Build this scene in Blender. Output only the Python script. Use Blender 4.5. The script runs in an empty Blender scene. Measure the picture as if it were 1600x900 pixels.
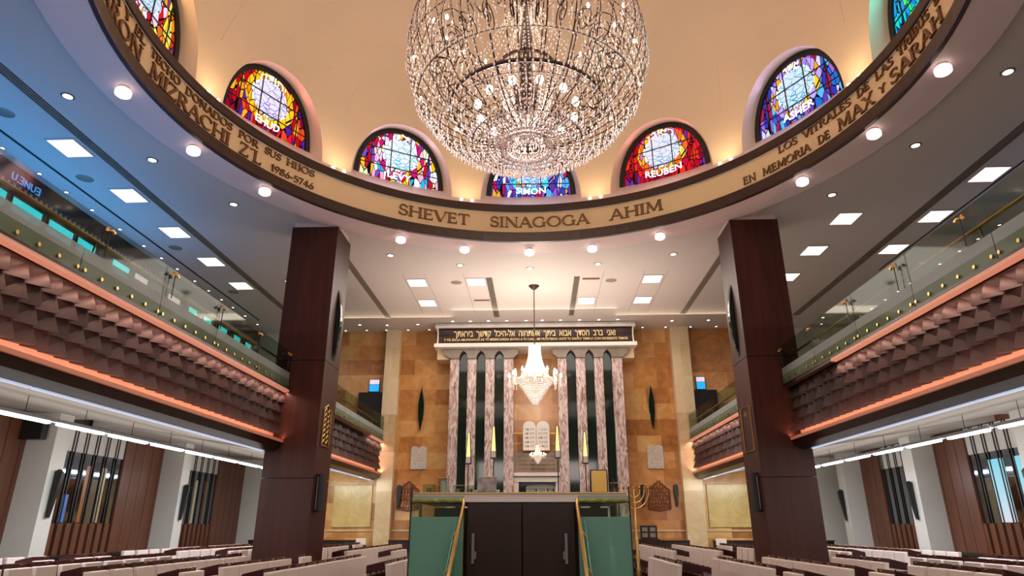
import bpy, math, random
from math import sin, cos, pi, radians as R, atan2, sqrt, hypot
random.seed(7)
S = bpy.context.scene
COL = S.collection

# ------------------------------------------------------------------ camera, world, exposure
cam_d = bpy.data.cameras.new('camera'); cam = bpy.data.objects.new('camera', cam_d); COL.objects.link(cam)
cam_d.sensor_width = 36.0; cam_d.lens = 36.0 * 1022.0 / 1600.0
cam_d.clip_start = 0.05; cam_d.clip_end = 200
cam.location = (0.12, 0.0, 1.6)
cam.rotation_euler = (R(90 + 20.0), 0, R(2.27))
S.camera = cam
w = bpy.data.worlds.new('world'); S.world = w; w.use_nodes = True
w.node_tree.nodes['Background'].inputs[0].default_value = (0.9, 0.85, 0.8, 1)
w.node_tree.nodes['Background'].inputs[1].default_value = 0.03
S.view_settings.view_transform = 'Standard'; S.view_settings.look = 'None'
S.view_settings.exposure = 0.0; S.view_settings.gamma = 1.0; S.view_settings.use_curve_mapping = False
cy = S.cycles
cy.use_denoising = True; cy.max_bounces = 6; cy.diffuse_bounces = 3; cy.glossy_bounces = 3
cy.transmission_bounces = 4; cy.transparent_max_bounces = 12
cy.sample_clamp_indirect = 3.0; cy.caustics_reflective = False; cy.caustics_refractive = False
cy.use_light_tree = True

def light(name, kind, loc, energy, color=(1, 1, 1), rot=(0, 0, 0), size=0.2, size_y=None, spot=None, blend=0.6):
    d = bpy.data.lights.new(name, kind); d.energy = energy; d.color = color
    if kind == 'AREA':
        d.size = size
        if size_y: d.shape = 'RECTANGLE'; d.size_y = size_y
    elif kind == 'POINT': d.shadow_soft_size = size
    elif kind == 'SPOT': d.shadow_soft_size = size; d.spot_size = spot or R(60); d.spot_blend = blend
    o = bpy.data.objects.new(name, d); COL.objects.link(o); o.location = loc; o.rotation_euler = rot
    return o
# lamps of the hall, seen fittings built further down; fills added last have none
WARM = (1.0, 0.74, 0.5); WHITE = (1.0, 0.9, 0.82)
light('chandelier_light', 'POINT', (0, 9.5, 8.3), 420, (1, 0.88, 0.8), size=0.7)
light('chandelier_upper_light', 'POINT', (0, 9.5, 10.6), 330, (1, 0.78, 0.58), size=0.8)
light('ark_chandelier_light', 'POINT', (0.04, 20.02, 6.6), 260, (1, 0.85, 0.7), size=0.5)
light('hall_downlight', 'AREA', (0, 19.5, 8.9), 380, WHITE, size=7.5, size_y=5.5)
light('hall_side_downlight', 'AREA', (-9.3, 15, 8.9), 60, WHITE, size=1.0, size_y=12)
light('hall_side_downlight', 'AREA', (9.9, 15, 8.9), 60, WHITE, size=1.0, size_y=12)
light('ring_downlight', 'AREA', (0, 6, 8.75), 200, WHITE, size=9, size_y=6)
light('ark_wall_washer', 'AREA', (-5.3, 23.4, 8.88), 60, (1, 0.78, 0.55), rot=(R(-28), 0, 0), size=4.5, size_y=0.4)
light('ark_wall_washer', 'AREA', (5.3, 23.4, 8.88), 60, (1, 0.78, 0.55), rot=(R(-28), 0, 0), size=4.5, size_y=0.4)
light('ark_wall_washer', 'AREA', (0, 22.6, 8.88), 70, (1, 0.84, 0.68), rot=(R(-30), 0, 0), size=6.0, size_y=0.4)
light('blue_gallery_lamp', 'AREA', (-10.3, 11.5, 6.6), 135, (0.03, 0.36, 1.0), rot=(R(180), R(-12), 0), size=0.8, size_y=9)
light('blue_gallery_lamp', 'AREA', (-6.6, 9.0, 6.4), 34, (0.1, 0.4, 1.0), rot=(R(180), R(10), 0), size=0.8, size_y=7)
light('blue_gallery_lamp', 'AREA', (11.8, 13.0, 6.6), 10, (0.2, 0.45, 1.0), rot=(R(180), 0, 0), size=0.8, size_y=5)

light('ceiling_bounce_fill', 'AREA', (0, 20, 6.2), 235, (1, .84, .76), rot=(R(180), 0, 0), size=8, size_y=5)  # added upward fill in place of bounced light, no fitting
light('ceiling_bounce_fill', 'AREA', (0, 9.5, 6.0), 95, (1, .82, .74), rot=(R(180), 0, 0), size=13, size_y=12)  # wider added ceiling fill, likewise without a fitting
light('rear_hall_fill', 'AREA', (0, -2.5, 5.5), 280, (1, .9, .82), rot=(R(62), 0, 0), size=9, size_y=1.5)  # unseen fill added behind the camera to brighten surfaces facing it
light('rear_aisle_fill', 'AREA', (-8.6, 3.5, 2.9), 75, (1, .96, .9), rot=(R(80), 0, 0), size=2.5, size_y=.5)  # unseen fill added to brighten the camera side of the piers
light('rear_aisle_fill', 'AREA', (8.6, 3.5, 2.9), 60, (.95, 1, .93), rot=(R(80), 0, 0), size=2.5, size_y=.5)  # same added fill for the right aisle
# ------------------------------------------------------------------ helpers
def lin(h):
    if isinstance(h, str):
        h = h.lstrip('#'); c = [int(h[i:i + 2], 16) / 255 for i in (0, 2, 4)]
    else: c = [v / 255 for v in h]
    return tuple(v / 12.92 if v <= .04045 else ((v + .055) / 1.055) ** 2.4 for v in c) + (1,)

def mat(name, col, rough=0.5, metal=0.0, emit=None, es=0.0, alpha=1.0, noise=None, bump=None, spec=0.5):
    m = bpy.data.materials.new(name); m.use_nodes = True
    nt = m.node_tree; b = nt.nodes['Principled BSDF']
    c = lin(col); b.inputs['Base Color'].default_value = c
    b.inputs['Roughness'].default_value = rough; b.inputs['Metallic'].default_value = metal
    b.inputs['Specular IOR Level'].default_value = spec
    if emit is not None:
        b.inputs['Emission Color'].default_value = lin(emit); b.inputs['Emission Strength'].default_value = es
    if noise:                                             # (scale vector, amount)
        sc, amt = noise
        tc = nt.nodes.new('ShaderNodeTexCoord'); mp = nt.nodes.new('ShaderNodeMapping'); nz = nt.nodes.new('ShaderNodeTexNoise')
        mp.inputs['Scale'].default_value = sc
        nt.links.new(tc.outputs['Object'], mp.inputs['Vector']); nt.links.new(mp.outputs[0], nz.inputs['Vector'])
        nz.inputs['Scale'].default_value = 1.0; nz.inputs['Detail'].default_value = 4
        rp = nt.nodes.new('ShaderNodeValToRGB')
        rp.color_ramp.elements[0].position = .3; rp.color_ramp.elements[1].position = .7
        rp.color_ramp.elements[0].color = tuple(v * (1 - amt) for v in c[:3]) + (1,)
        rp.color_ramp.elements[1].color = tuple(min(1, v * (1 + amt)) for v in c[:3]) + (1,)
        nt.links.new(nz.outputs[0], rp.inputs[0]); nt.links.new(rp.outputs[0], b.inputs['Base Color'])
        if bump:
            bp = nt.nodes.new('ShaderNodeBump'); bp.inputs['Strength'].default_value = bump
            nt.links.new(nz.outputs[0], bp.inputs['Height']); nt.links.new(bp.outputs[0], b.inputs['Normal'])
    return m

def glass_mat(name, tint, op=0.15, rough=0.05, body=None, fac=None):
    """thin sheet glass: clear tint + reflection + a share of milky body"""
    m = bpy.data.materials.new(name); m.use_nodes = True; nt = m.node_tree; nt.nodes.clear()
    out = nt.nodes.new('ShaderNodeOutputMaterial'); tr = nt.nodes.new('ShaderNodeBsdfTransparent'); gl = nt.nodes.new('ShaderNodeBsdfGlossy')
    tr.inputs[0].default_value = lin(tint); gl.inputs['Roughness'].default_value = rough
    lw = nt.nodes.new('ShaderNodeFresnel'); lw.inputs[0].default_value = 1.35
    mx = nt.nodes.new('ShaderNodeMixShader')
    mx.inputs[0].default_value = fac or 0
    if fac is None: nt.links.new(lw.outputs[0], mx.inputs[0])
    nt.links.new(tr.outputs[0], mx.inputs[1]); nt.links.new(gl.outputs[0], mx.inputs[2])
    last = mx
    if body:
        df = nt.nodes.new('ShaderNodeBsdfDiffuse'); df.inputs[0].default_value = lin(body)
        m2 = nt.nodes.new('ShaderNodeMixShader'); m2.inputs[0].default_value = op
        nt.links.new(mx.outputs[0], m2.inputs[1]); nt.links.new(df.outputs[0], m2.inputs[2]); last = m2
    nt.links.new(last.outputs[0], out.inputs[0])
    return m

def stone_mat(name, c1, c2, c3, bw=0.9, bh=0.6, axis='xz', rough=0.25, mortar='7a5a30'):
    m = bpy.data.materials.new(name); m.use_nodes = True; nt = m.node_tree; b = nt.nodes['Principled BSDF']
    L = nt.links.new; N = nt.nodes.new
    tc = N('ShaderNodeTexCoord'); sp = N('ShaderNodeSeparateXYZ'); cb = N('ShaderNodeCombineXYZ')
    L(tc.outputs['Object'], sp.inputs[0]); L(sp.outputs['X' if axis[0] == 'x' else 'Y'], cb.inputs[0]); L(sp.outputs['Z'], cb.inputs[1])
    br = N('ShaderNodeTexBrick'); L(cb.outputs[0], br.inputs['Vector'])
    br.inputs['Scale'].default_value = 1.0; br.inputs['Brick Width'].default_value = bw; br.inputs['Row Height'].default_value = bh
    br.inputs['Mortar Size'].default_value = 0.002; br.inputs['Bias'].default_value = 0
    br.inputs['Color1'].default_value = (0, 0, 0, 1); br.inputs['Color2'].default_value = (1, 1, 1, 1); br.inputs['Mortar'].default_value = (0.25, 0.25, 0.25, 1)
    nz = N('ShaderNodeTexNoise'); nz.inputs['Scale'].default_value = 1.3; nz.inputs['Detail'].default_value = 7; nz.inputs['Distortion'].default_value = 2.2
    L(tc.outputs['Object'], nz.inputs['Vector'])
    mx = N('ShaderNodeMix'); mx.data_type = 'FLOAT'; mx.inputs[0].default_value = 0.52
    L(br.outputs['Color'], mx.inputs[2]); L(nz.outputs[0], mx.inputs[3])
    rp = N('ShaderNodeValToRGB'); e = rp.color_ramp.elements
    e[0].position = .18; e[0].color = lin(c1); e[1].position = .85; e[1].color = lin(c3)
    k = e.new(.5); k.color = lin(c2)
    L(mx.outputs[0], rp.inputs[0]); L(rp.outputs[0], b.inputs['Base Color']); b.inputs['Roughness'].default_value = rough
    return m

def marble_mat(name):
    m = bpy.data.materials.new(name); m.use_nodes = True; nt = m.node_tree; b = nt.nodes['Principled BSDF']
    L = nt.links.new; N = nt.nodes.new
    tc = N('ShaderNodeTexCoord'); mp = N('ShaderNodeMapping'); mp.inputs['Rotation'].default_value = (0, R(28), 0); mp.inputs['Scale'].default_value = (5.5, 3, 1.3)
    L(tc.outputs['Object'], mp.inputs[0])
    nz = N('ShaderNodeTexNoise'); nz.inputs['Scale'].default_value = 2.2; nz.inputs['Detail'].default_value = 8; nz.inputs['Distortion'].default_value = 1.4
    L(mp.outputs[0], nz.inputs['Vector'])
    rp = N('ShaderNodeValToRGB'); e = rp.color_ramp.elements
    e[0].position = .36; e[0].color = lin('8c6860'); e[1].position = .7; e[1].color = lin('d8ccc6')
    for p, c in ((.46, 'ae928c'), (.54, 'c6b2ac')): k = e.new(p); k.color = lin(c)
    L(nz.outputs[0], rp.inputs[0]); L(rp.outputs[0], b.inputs['Base Color']); b.inputs['Roughness'].default_value = .25
    return m

class MB:
    def __init__(s): s.v = []; s.f = []
    def add(s, vs, fs):
        n = len(s.v); s.v += [tuple(p) for p in vs]; s.f += [tuple(i + n for i in f) for f in fs]; return s
    def box(s, x0, x1, y0, y1, z0, z1):
        return s.add([(x0, y0, z0), (x1, y0, z0), (x1, y1, z0), (x0, y1, z0), (x0, y0, z1), (x1, y0, z1), (x1, y1, z1), (x0, y1, z1)],
                     [(0, 3, 2, 1), (4, 5, 6, 7), (0, 1, 5, 4), (1, 2, 6, 5), (2, 3, 7, 6), (3, 0, 4, 7)])
    def prism(s, pts, a, b, fn=None):
        """2-D outline pts extruded between a and b; fn maps (u, v, w) to 3-D"""
        fn = fn or (lambda u, v, w: (u, w, v)); n = len(pts)
        vs = [fn(u, v, a) for u, v in pts] + [fn(u, v, b) for u, v in pts]
        return s.add(vs, [tuple(range(n))[::-1], tuple(range(n, 2 * n))] + [(i, (i + 1) % n, n + (i + 1) % n, n + i) for i in range(n)])
    def tube(s, pts, r, n=6, cap=True):
        P = [tuple(p) for p in pts]; m = len(P)
        rr = r if isinstance(r, (list, tuple)) else [r] * m
        vs = []; up = None
        for i in range(m):
            a = P[max(0, i - 1)]; b = P[min(m - 1, i + 1)]
            t = [b[k] - a[k] for k in range(3)]; l = sqrt(sum(c * c for c in t)) or 1; t = [c / l for c in t]
            if up is None: up = (0, 0, 1) if abs(t[2]) < .9 else (1, 0, 0)
            d = sum(up[k] * t[k] for k in range(3)); u = [up[k] - d * t[k] for k in range(3)]
            l = sqrt(sum(c * c for c in u)) or 1; u = [c / l for c in u]; up = u
            w_ = (t[1] * u[2] - t[2] * u[1], t[2] * u[0] - t[0] * u[2], t[0] * u[1] - t[1] * u[0])
            for j in range(n):
                a_ = 2 * pi * j / n; vs.append(tuple(P[i][k] + rr[i] * (cos(a_) * u[k] + sin(a_) * w_[k]) for k in range(3)))
        fs = [(i * n + j, i * n + (j + 1) % n, (i + 1) * n + (j + 1) % n, (i + 1) * n + j) for i in range(m - 1) for j in range(n)]
        if cap: fs += [tuple(range(n))[::-1], tuple((m - 1) * n + j for j in range(n))]
        return s.add(vs, fs)
    def lathe(s, prof, c=(0, 0, 0), n=24, a0=0, a1=2 * pi):
        full = abs(a1 - a0 - 2 * pi) < 1e-6; m = n if full else n + 1; vs = []
        for r, z in prof:
            for j in range(m):
                a = a0 + (a1 - a0) * j / n; vs.append((c[0] + r * cos(a), c[1] + r * sin(a), c[2] + z))
        fs = []
        for i in range(len(prof) - 1):
            for j in range(n):
                k = (j + 1) % m if full else j + 1
                fs.append((i * m + j, i * m + k, (i + 1) * m + k, (i + 1) * m + j))
        return s.add(vs, fs)
    def octa(s, c, r, h):
        x, y, z = c
        return s.add([(x + r, y, z), (x, y + r, z), (x - r, y, z), (x, y - r, z), (x, y, z + h), (x, y, z - h)],
                     [(0, 1, 4), (1, 2, 4), (2, 3, 4), (3, 0, 4), (1, 0, 5), (2, 1, 5), (3, 2, 5), (0, 3, 5)])
    def build(s, name, m, parent=None, smooth=False, bevel=0):
        off = (0, 0, 0); vs = s.v
        if parent is not None:
            off = wloc(parent)
        else:
            xs, ys, zs = zip(*vs); off = ((min(xs) + max(xs)) / 2, (min(ys) + max(ys)) / 2, min(zs))
        me = bpy.data.meshes.new(name); me.from_pydata([(a - off[0], b - off[1], c - off[2]) for a, b, c in vs], [], s.f); me.update()
        if smooth: me.polygons.foreach_set('use_smooth', [True] * len(me.polygons))
        o = bpy.data.objects.new(name, me); COL.objects.link(o)
        if m: me.materials.append(m)
        if parent is not None: o.parent = parent
        else: o.location = off
        if bevel:
            bv = o.modifiers.new('bevel', 'BEVEL'); bv.width = bevel; bv.segments = 2; bv.limit_method = 'ANGLE'
        return o
def wloc(o):
    x = y = z = 0
    while o is not None: x += o.location.x; y += o.location.y; z += o.location.z; o = o.parent
    return (x, y, z)
def tag(o, label=None, cat=None, group=None, kind=None):
    if label: o['label'] = label
    if cat: o['category'] = cat
    if group: o['group'] = group
    if kind: o['kind'] = kind
    return o
def thing(name, label, cat, loc, group=None):
    o = bpy.data.objects.new(name, None); COL.objects.link(o); o.location = loc; o.empty_display_size = .2
    return tag(o, label, cat, group)
def struct(o): return tag(o, kind='structure')
def clone(root, loc, label=None, rotz=None):
    r = root.copy(); COL.objects.link(r); r.location = loc
    if label: r['label'] = label
    if rotz is not None: r.rotation_euler = (0, 0, rotz)
    for ch in list(root.children):
        c = ch.copy(); COL.objects.link(c); c.parent = r
        for g in list(ch.children): d = g.copy(); COL.objects.link(d); d.parent = c
    return r
ORD = ['nearest', 'second', 'third', 'fourth', 'fifth', 'sixth', 'seventh', 'eighth', 'ninth', 'tenth', 'eleventh', 'twelfth', 'thirteenth', 'fourteenth', 'fifteenth', 'sixteenth']

# ------------------------------------------------------------------ materials
M = {}
M['ceil'] = mat('painted_plaster_ceiling', (205, 196, 188), .6)
M['ring'] = mat('painted_ring_soffit', (222, 200, 196), .45)
M['dome'] = mat('dome_plaster', (224, 200, 170), .6, noise=((.4, .4, .4), .05))
M['reveal'] = mat('reveal_plaster', (222, 200, 182), .6)
M['trimwood'] = mat('dark_ring_wood', (52, 30, 26), .3, noise=((.6, .6, 9), .25))
M['frieze'] = mat('cream_frieze', (222, 192, 150), .5)
M['letter'] = mat('bronze_letters', (112, 76, 44), .4, .3)
M['wood'] = mat('mahogany_panelling', (66, 32, 25), .42, noise=((7, 7, .5), .25), spec=.25)
M['darkwood'] = mat('dark_mahogany', (44, 20, 16), .3, noise=((6, 6, .6), .3))
M['facet'] = mat('faceted_wood', (56, 40, 38), .42, noise=((3, 3, .7), .12), spec=.2)
M['backboard'] = mat('back_board_lit_tone', (206, 160, 138), .5)  # strip light's brightness put into the board's pale colour
M['slatwood'] = mat('brown_wall_wood', (98, 56, 36), .4, noise=((6, 6, .6), .2))
M['darkslat'] = mat('dark_wall_slats', (34, 26, 24), .4)
M['white'] = mat('white_wall_paint', (205, 202, 194), .6)
M['soffit'] = mat('gallery_soffit', (190, 182, 172), .6)
M['black'] = mat('black_finish', (18, 17, 18), .45)
M['blackglass'] = mat('black_green_glass', (20, 34, 28), .06)
M['mirror'] = mat('dark_window_glass', (120, 128, 140), .05, 1.0)
M['brass'] = mat('polished_brass', (226, 184, 112), .3, 1.0)
M['gold'] = mat('gold_leaf', (214, 172, 96), .35, .8)
M['goldlet'] = mat('gold_letters', (250, 222, 160), .5, .0)
M['bronze'] = mat('bronze_relief', (120, 62, 34), .4, .5)
M['stone'] = stone_mat('golden_onyx_wall', '8a5626', 'c08448', 'deb474')
M['stone2'] = stone_mat('onyx_panel_tube_lit', 'a89050', 'd6b878', 'e8d8a8', bw=5, bh=5)  # wall onyx again, the tubes' yellow-green light put into the colours
M['pier'] = stone_mat('pale_stone_pier', 'b49a70', 'd8c098', 'e4d2b0', bw=3, bh=1.4)
M['marble'] = marble_mat('veined_pink_marble')
M['greystone'] = mat('grey_capital_stone', (134, 122, 108), .5, noise=((2, 2, 2), .2))
M['whitestone'] = mat('white_cornice', (226, 220, 212), .45)
M['palestone'] = mat('carved_pale_plaque', (196, 186, 174), .6, noise=((26, 26, 26), .35), bump=.6)
M['floor'] = mat('brown_carpet', (74, 48, 38), .8, noise=((5, 5, 5), .2))
M['panel'] = mat('lit_ceiling_panel', (255, 250, 245), .5, emit=(255, 238, 228), es=2.2)
M['spot'] = mat('lit_downlight_lens', (255, 255, 250), .5, emit=(255, 240, 225), es=5.0)
M['spotring'] = mat('downlight_rim', (120, 112, 104), .4)
M['globe'] = mat('lit_frosted_glass', (255, 250, 248), .4, emit=(255, 232, 226), es=1.3)
M['tube'] = mat('lit_fluorescent_tube', (255, 255, 255), .4, emit=(235, 240, 255), es=4.0)
M['ledstrip'] = mat('lit_edge_strip', (200, 210, 235), .4, emit=(196, 206, 232), es=.8)
M['tubehouse'] = mat('aluminium_housing', (150, 150, 156), .4, .3)
M['salmon'] = mat('salmon_trim_glow', (190, 140, 120), .5, emit=(224, 150, 124), es=.42)  # upper trim board, hidden strip's light put in as emission
M['amber'] = mat('amber_trim_glow', (150, 100, 80), .5, emit=(206, 118, 84), es=.36)  # lower trim board, warm strip light put in as emission
M['parapet'] = glass_mat('parapet_glass', 'd8e2da', .0, fac=.05)
M['parapetlow'] = glass_mat('green_glass_edge', '93a68c', .55, .1, body='8c9a82', fac=.04)
M['parapettop'] = glass_mat('frosted_glass_edge', 'b9c2be', .5, .2, body='c4cac8', fac=.04)
M['frost'] = glass_mat('frosted_green_glass', '9fd0bc', .40, .3, body='a4dccc', fac=.05)
M['clear'] = glass_mat('clear_glass', 'dfeee6', .0, fac=.05)
M['seatw'] = mat('cream_seat_leather', (226, 208, 198), .45)
M['desk'] = mat('red_brown_desk_wood', (60, 24, 22), .25, noise=((7, 3, 3), .25))
M['bulb'] = mat('lit_candle_bulb', (255, 255, 255), .4, emit=(255, 226, 190), es=22)
M['crystal'] = mat('cut_crystal', (220, 200, 196), .12, spec=1.0)
M['crystal_lit'] = mat('lit_cut_crystal', (255, 250, 246), .15, emit=(255, 228, 212), es=.22, spec=1.0)
M['wire'] = mat('dark_bronze_wire', (58, 42, 34), .35, .7)
M['torch'] = mat('lit_torch_glass', (255, 225, 160), .4, emit=(255, 208, 120), es=1.3)
M['cyan'] = mat('lit_cyan_panel', (60, 220, 220), .4, emit=(40, 215, 215), es=.9)
M['pinklit'] = mat('lit_pink_panel', (220, 190, 190), .4, emit=(205, 175, 178), es=.8)
M['bluelet'] = mat('reflection_blue_letters', (110, 170, 240), .4, emit=(100, 165, 240), es=.8)  # for a reflection in the gallery glass, put in as glowing letters
M['screen'] = mat('lit_blue_screen', (40, 150, 230), .4, emit=(30, 160, 240), es=1.0)
M['screenw'] = mat('lit_white_screen', (220, 210, 230), .4, emit=(210, 200, 225), es=.8)
M['silver'] = mat('silver_cover', (150, 140, 140), .35, .6, noise=((14, 14, 14), .4))
M['hand'] = mat('steel_handle', (150, 142, 146), .3, .6)
M['fascia'] = mat('pale_marble_fascia', (238, 222, 216), .4)
M['curtain'] = mat('white_curtain', (222, 226, 210), .6)
M['amberstrip'] = mat('amber_glass_strip', (130, 84, 52), .3, emit=(120, 76, 46), es=.3)
M['palestrip'] = mat('pale_glass_strip', (150, 140, 110), .3, emit=(150, 138, 104), es=.3)
M['bluestrip'] = mat('blue_glass_strip', (60, 100, 160), .3, emit=(60, 104, 170), es=.4)
M['red'] = mat('red_device', (190, 40, 50), .4)

# ------------------------------------------------------------------ lettering
TH, TN = .15, .075
def _line(x0, y0, x1, y1, w_):
    dx, dy = x1 - x0, y1 - y0; l = hypot(dx, dy)
    if abs(dy) >= abs(dx) * .35: hx = w_ / 2 * l / abs(dy); return [(x0 - hx, y0), (x0 + hx, y0), (x1 + hx, y1), (x1 - hx, y1)]
    nx, ny = -dy / l * w_ / 2, dx / l * w_ / 2
    return [(x0 + nx, y0 + ny), (x0 - nx, y0 - ny), (x1 - nx, y1 - ny), (x1 + nx, y1 + ny)]
def _arc(cx, cy_, rx, ry, a0, a1, n=12, thick=TH, thin=TN):
    q = []
    for i in range(n):
        a, b = R(a0 + (a1 - a0) * i / n), R(a0 + (a1 - a0) * (i + 1) / n); p = []
        for t, s_ in ((a, 1), (b, 1), (b, -1), (a, -1)):
            h = (thin + (thick - thin) * abs(cos(t)) ** 1.5) / 2 * s_
            p.append((cx + (rx + h) * cos(t), cy_ + (ry + h) * sin(t)))
        q.append(p)
    return q
def _ser(x, y, w_=.28): s_ = .05 if y < .5 else -.05; return [(x - w_ / 2, y), (x + w_ / 2, y), (x + w_ / 2, y + s_), (x - w_ / 2, y + s_)]
def stem(x, w_=TH): return [_line(x, 0, x, 1, w_), _ser(x, 0), _ser(x, 1)]
def hb(x0, x1, y, w_=TN): return [[(x0, y - w_ / 2), (x1, y - w_ / 2), (x1, y + w_ / 2), (x0, y + w_ / 2)]]
def tick(x, y, s_): return [[(x - .03, y), (x + .03, y), (x + .03, y + s_), (x - .03, y + s_)]]
def glyph(c):
    L = _line
    if c == 'A': return [L(.09, 0, .42, 1, TN), L(.42, 1, .77, 0, TH), _ser(.09, 0, .24), _ser(.77, 0, .26)] + hb(.2, .64, .34), .86
    if c == 'B': return stem(.16) + _arc(.33, .75, .23, .21, -90, 90) + _arc(.35, .28, .27, .24, -90, 90) + hb(.16, .35, .965) + hb(.16, .35, .52) + hb(.16, .37, .035), .72
    if c == 'C': return _arc(.47, .5, .38, .46, 48, 312, 18) + tick(.73, .68, .2), .84
    if c == 'D': return stem(.16) + _arc(.36, .5, .4, .46, -90, 90, 14) + hb(.16, .38, .965) + hb(.16, .38, .035), .88
    if c == 'E': return stem(.16) + hb(.16, .56, .96) + hb(.16, .5, .52) + hb(.16, .6, .04) + tick(.55, .8, .18) + tick(.59, .02, .2) + tick(.49, .43, .18), .68
    if c == 'G': return _arc(.47, .5, .38, .46, 48, 312, 18) + [L(.76, .06, .76, .44, TH * .9), _ser(.76, .42, .28)] + tick(.73, .68, .2), .92
    if c == 'H': return stem(.16) + stem(.74) + hb(.16, .74, .52), .9
    if c == 'I': return stem(.16), .32
    if c == 'J': return [L(.26, .1, .26, 1, TH), _ser(.26, 1)] + _arc(.1, .06, .16, .16, -80, 10, 5), .42
    if c == 'L': return stem(.16) + hb(.16, .6, .04) + tick(.59, .02, .22), .66
    if c == 'M': return [L(.14, 0, .2, 1, TN), L(.2, 1, .52, .1, TH), L(.52, .1, .84, 1, TN), L(.84, 1, .9, 0, TH), _ser(.14, 0, .24), _ser(.9, 0, .28), _ser(.18, 1, .2), _ser(.86, 1, .2)], 1.04
    if c == 'N': return [L(.15, 0, .15, 1, TN), L(.15, 1, .78, 0, TH), L(.78, 0, .78, 1, TN), _ser(.15, 0, .24), _ser(.12, 1, .2), _ser(.78, 1, .24)], .92
    if c == 'O': return _arc(.48, .5, .39, .46, 0, 360, 24), .96
    if c == 'P': return stem(.16) + _arc(.32, .71, .27, .25, -90, 90) + hb(.16, .34, .965) + hb(.16, .34, .46), .66
    if c == 'R': return stem(.16) + _arc(.32, .73, .25, .23, -90, 90) + hb(.16, .34, .965) + hb(.16, .34, .5) + [L(.36, .5, .68, 0, TH), _ser(.7, 0, .22)], .78
    if c == 'S': return _arc(.32, .73, .21, .23, 30, 250, 10, .1, .1) + _arc(.32, .27, .23, .24, -150, 75, 10, .12, .1) + [L(.26, .55, .42, .45, .13)] + tick(.53, .72, .2) + tick(.08, .06, .2), .62
    if c == 'T': return [L(.36, 0, .36, 1, TH), _ser(.36, 0)] + hb(.02, .7, .96) + tick(.04, .78, .2) + tick(.68, .78, .2), .72
    if c == 'U': return [L(.15, .3, .15, 1, TH), L(.7, .3, .7, 1, TN), _ser(.15, 1), _ser(.7, 1, .24)] + _arc(.425, .3, .275, .27, 180, 360, 10), .84
    if c == 'V': return [L(.08, 1, .42, 0, TH), L(.42, 0, .76, 1, TN), _ser(.08, 1, .26), _ser(.76, 1, .24)], .82
    if c == 'X': return [L(.1, 1, .72, 0, TH), L(.1, 0, .7, 1, TN), _ser(.1, 0, .24), _ser(.1, 1, .26), _ser(.7, 1, .22), _ser(.72, 0, .26)], .82
    if c in 'Yy': return [L(.08, 1, .38, .48, TH), L(.38, .48, .7, 1, TN), L(.38, 0, .38, .5, TH), _ser(.38, 0), _ser(.08, 1, .24), _ser(.7, 1, .22)], .78
    if c == 'Z': return hb(.08, .64, .96) + hb(.06, .68, .04) + [L(.1, .04, .6, .96, TH)] + tick(.08, .78, .2) + tick(.67, .02, .22), .74
    if c == '"': return [L(.06, .86, .1, 1.0, .07), L(.2, .86, .24, 1.0, .07)], .3
    if c == '-': return hb(.04, .36, .42, .09), .4
    if c == '1': return [L(.24, 0, .24, 1, TH), _ser(.24, 0), L(.08, .8, .24, .98, .08)], .44
    if c == '9': return _arc(.3, .68, .22, .27, 0, 360, 14) + [L(.53, .62, .2, .0, .1)], .6
    if c == '6': return _arc(.3, .3, .22, .26, 0, 360, 14) + [L(.08, .36, .42, 1.0, .1)], .6
    if c == '8': return _arc(.3, .75, .19, .2, 0, 360, 12) + _arc(.3, .26, .23, .23, 0, 360, 14), .6
    if c == '5': return [L(.12, .55, .16, .98, .08)] + hb(.14, .5, .95) + _arc(.26, .3, .24, .27, -140, 110, 12), .56
    if c == '7': return hb(.06, .54, .95) + [L(.2, 0, .5, .95, TH)] + tick(.08, .78, .18), .56
    if c == '4': return [L(.42, 0, .42, 1, TH), L(.06, .32, .4, 1, TN)] + hb(.05, .58, .3), .62
    if c == ' ': return [], .4
    return stem(.16), .3
def ring_word(word, t0, t1, z, h, parent, r=6.715, dep=.035):
    """raised letters on the inner face of the frieze between bearings t0 and t1 (degrees)"""
    mb = MB(); total = sum(glyph(c)[1] for c in word); arc = R(t1 - t0) * r; sx = arc / total; u = 0
    for c in word:
        qs, adv = glyph(c)
        for q in qs:
            def fn(a, b, d):
                th = R(t0) + (u + a) * sx / r; rad = r - d
                return (rad * sin(th), 9.5 + rad * cos(th), z + b * h)
            mb.prism(q, 0, dep, fn)
        u += adv
    return mb.build('lettering', M['letter'], parent)
def text_mb(txt, size, fn, width=None, depth=.01, res=2, bold=0):
    cu = bpy.data.curves.new('t', 'FONT'); cu.body = txt; cu.size = size; cu.extrude = depth / 2; cu.resolution_u = res; cu.offset = bold; cu.align_x = 'LEFT'
    o = bpy.data.objects.new('t', cu); COL.objects.link(o)
    dg = bpy.context.evaluated_depsgraph_get(); me = bpy.data.meshes.new_from_object(o.evaluated_get(dg))
    vs = [tuple(v.co) for v in me.vertices]; fs = [tuple(p.vertices) for p in me.polygons]
    bpy.data.objects.remove(o); bpy.data.meshes.remove(me); bpy.data.curves.remove(cu)
    if not vs: return MB()
    x0 = min(v[0] for v in vs); x1 = max(v[0] for v in vs); k = (width / (x1 - x0)) if width else 1
    cx = (x0 + x1) / 2
    m = MB(); m.add([fn((v[0] - cx) * k, v[1], v[2]) for v in vs], fs); return m

# ------------------------------------------------------------------ the shell
CY = 9.5; RZ = 8.82; ZC = 8.95; YW = 25.2; XL = -11.1; XR = 12.4
struct(MB().box(-12.5, 13.5, -4.3, 26, -.2, 0).build('floor', M['floor']))
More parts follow.
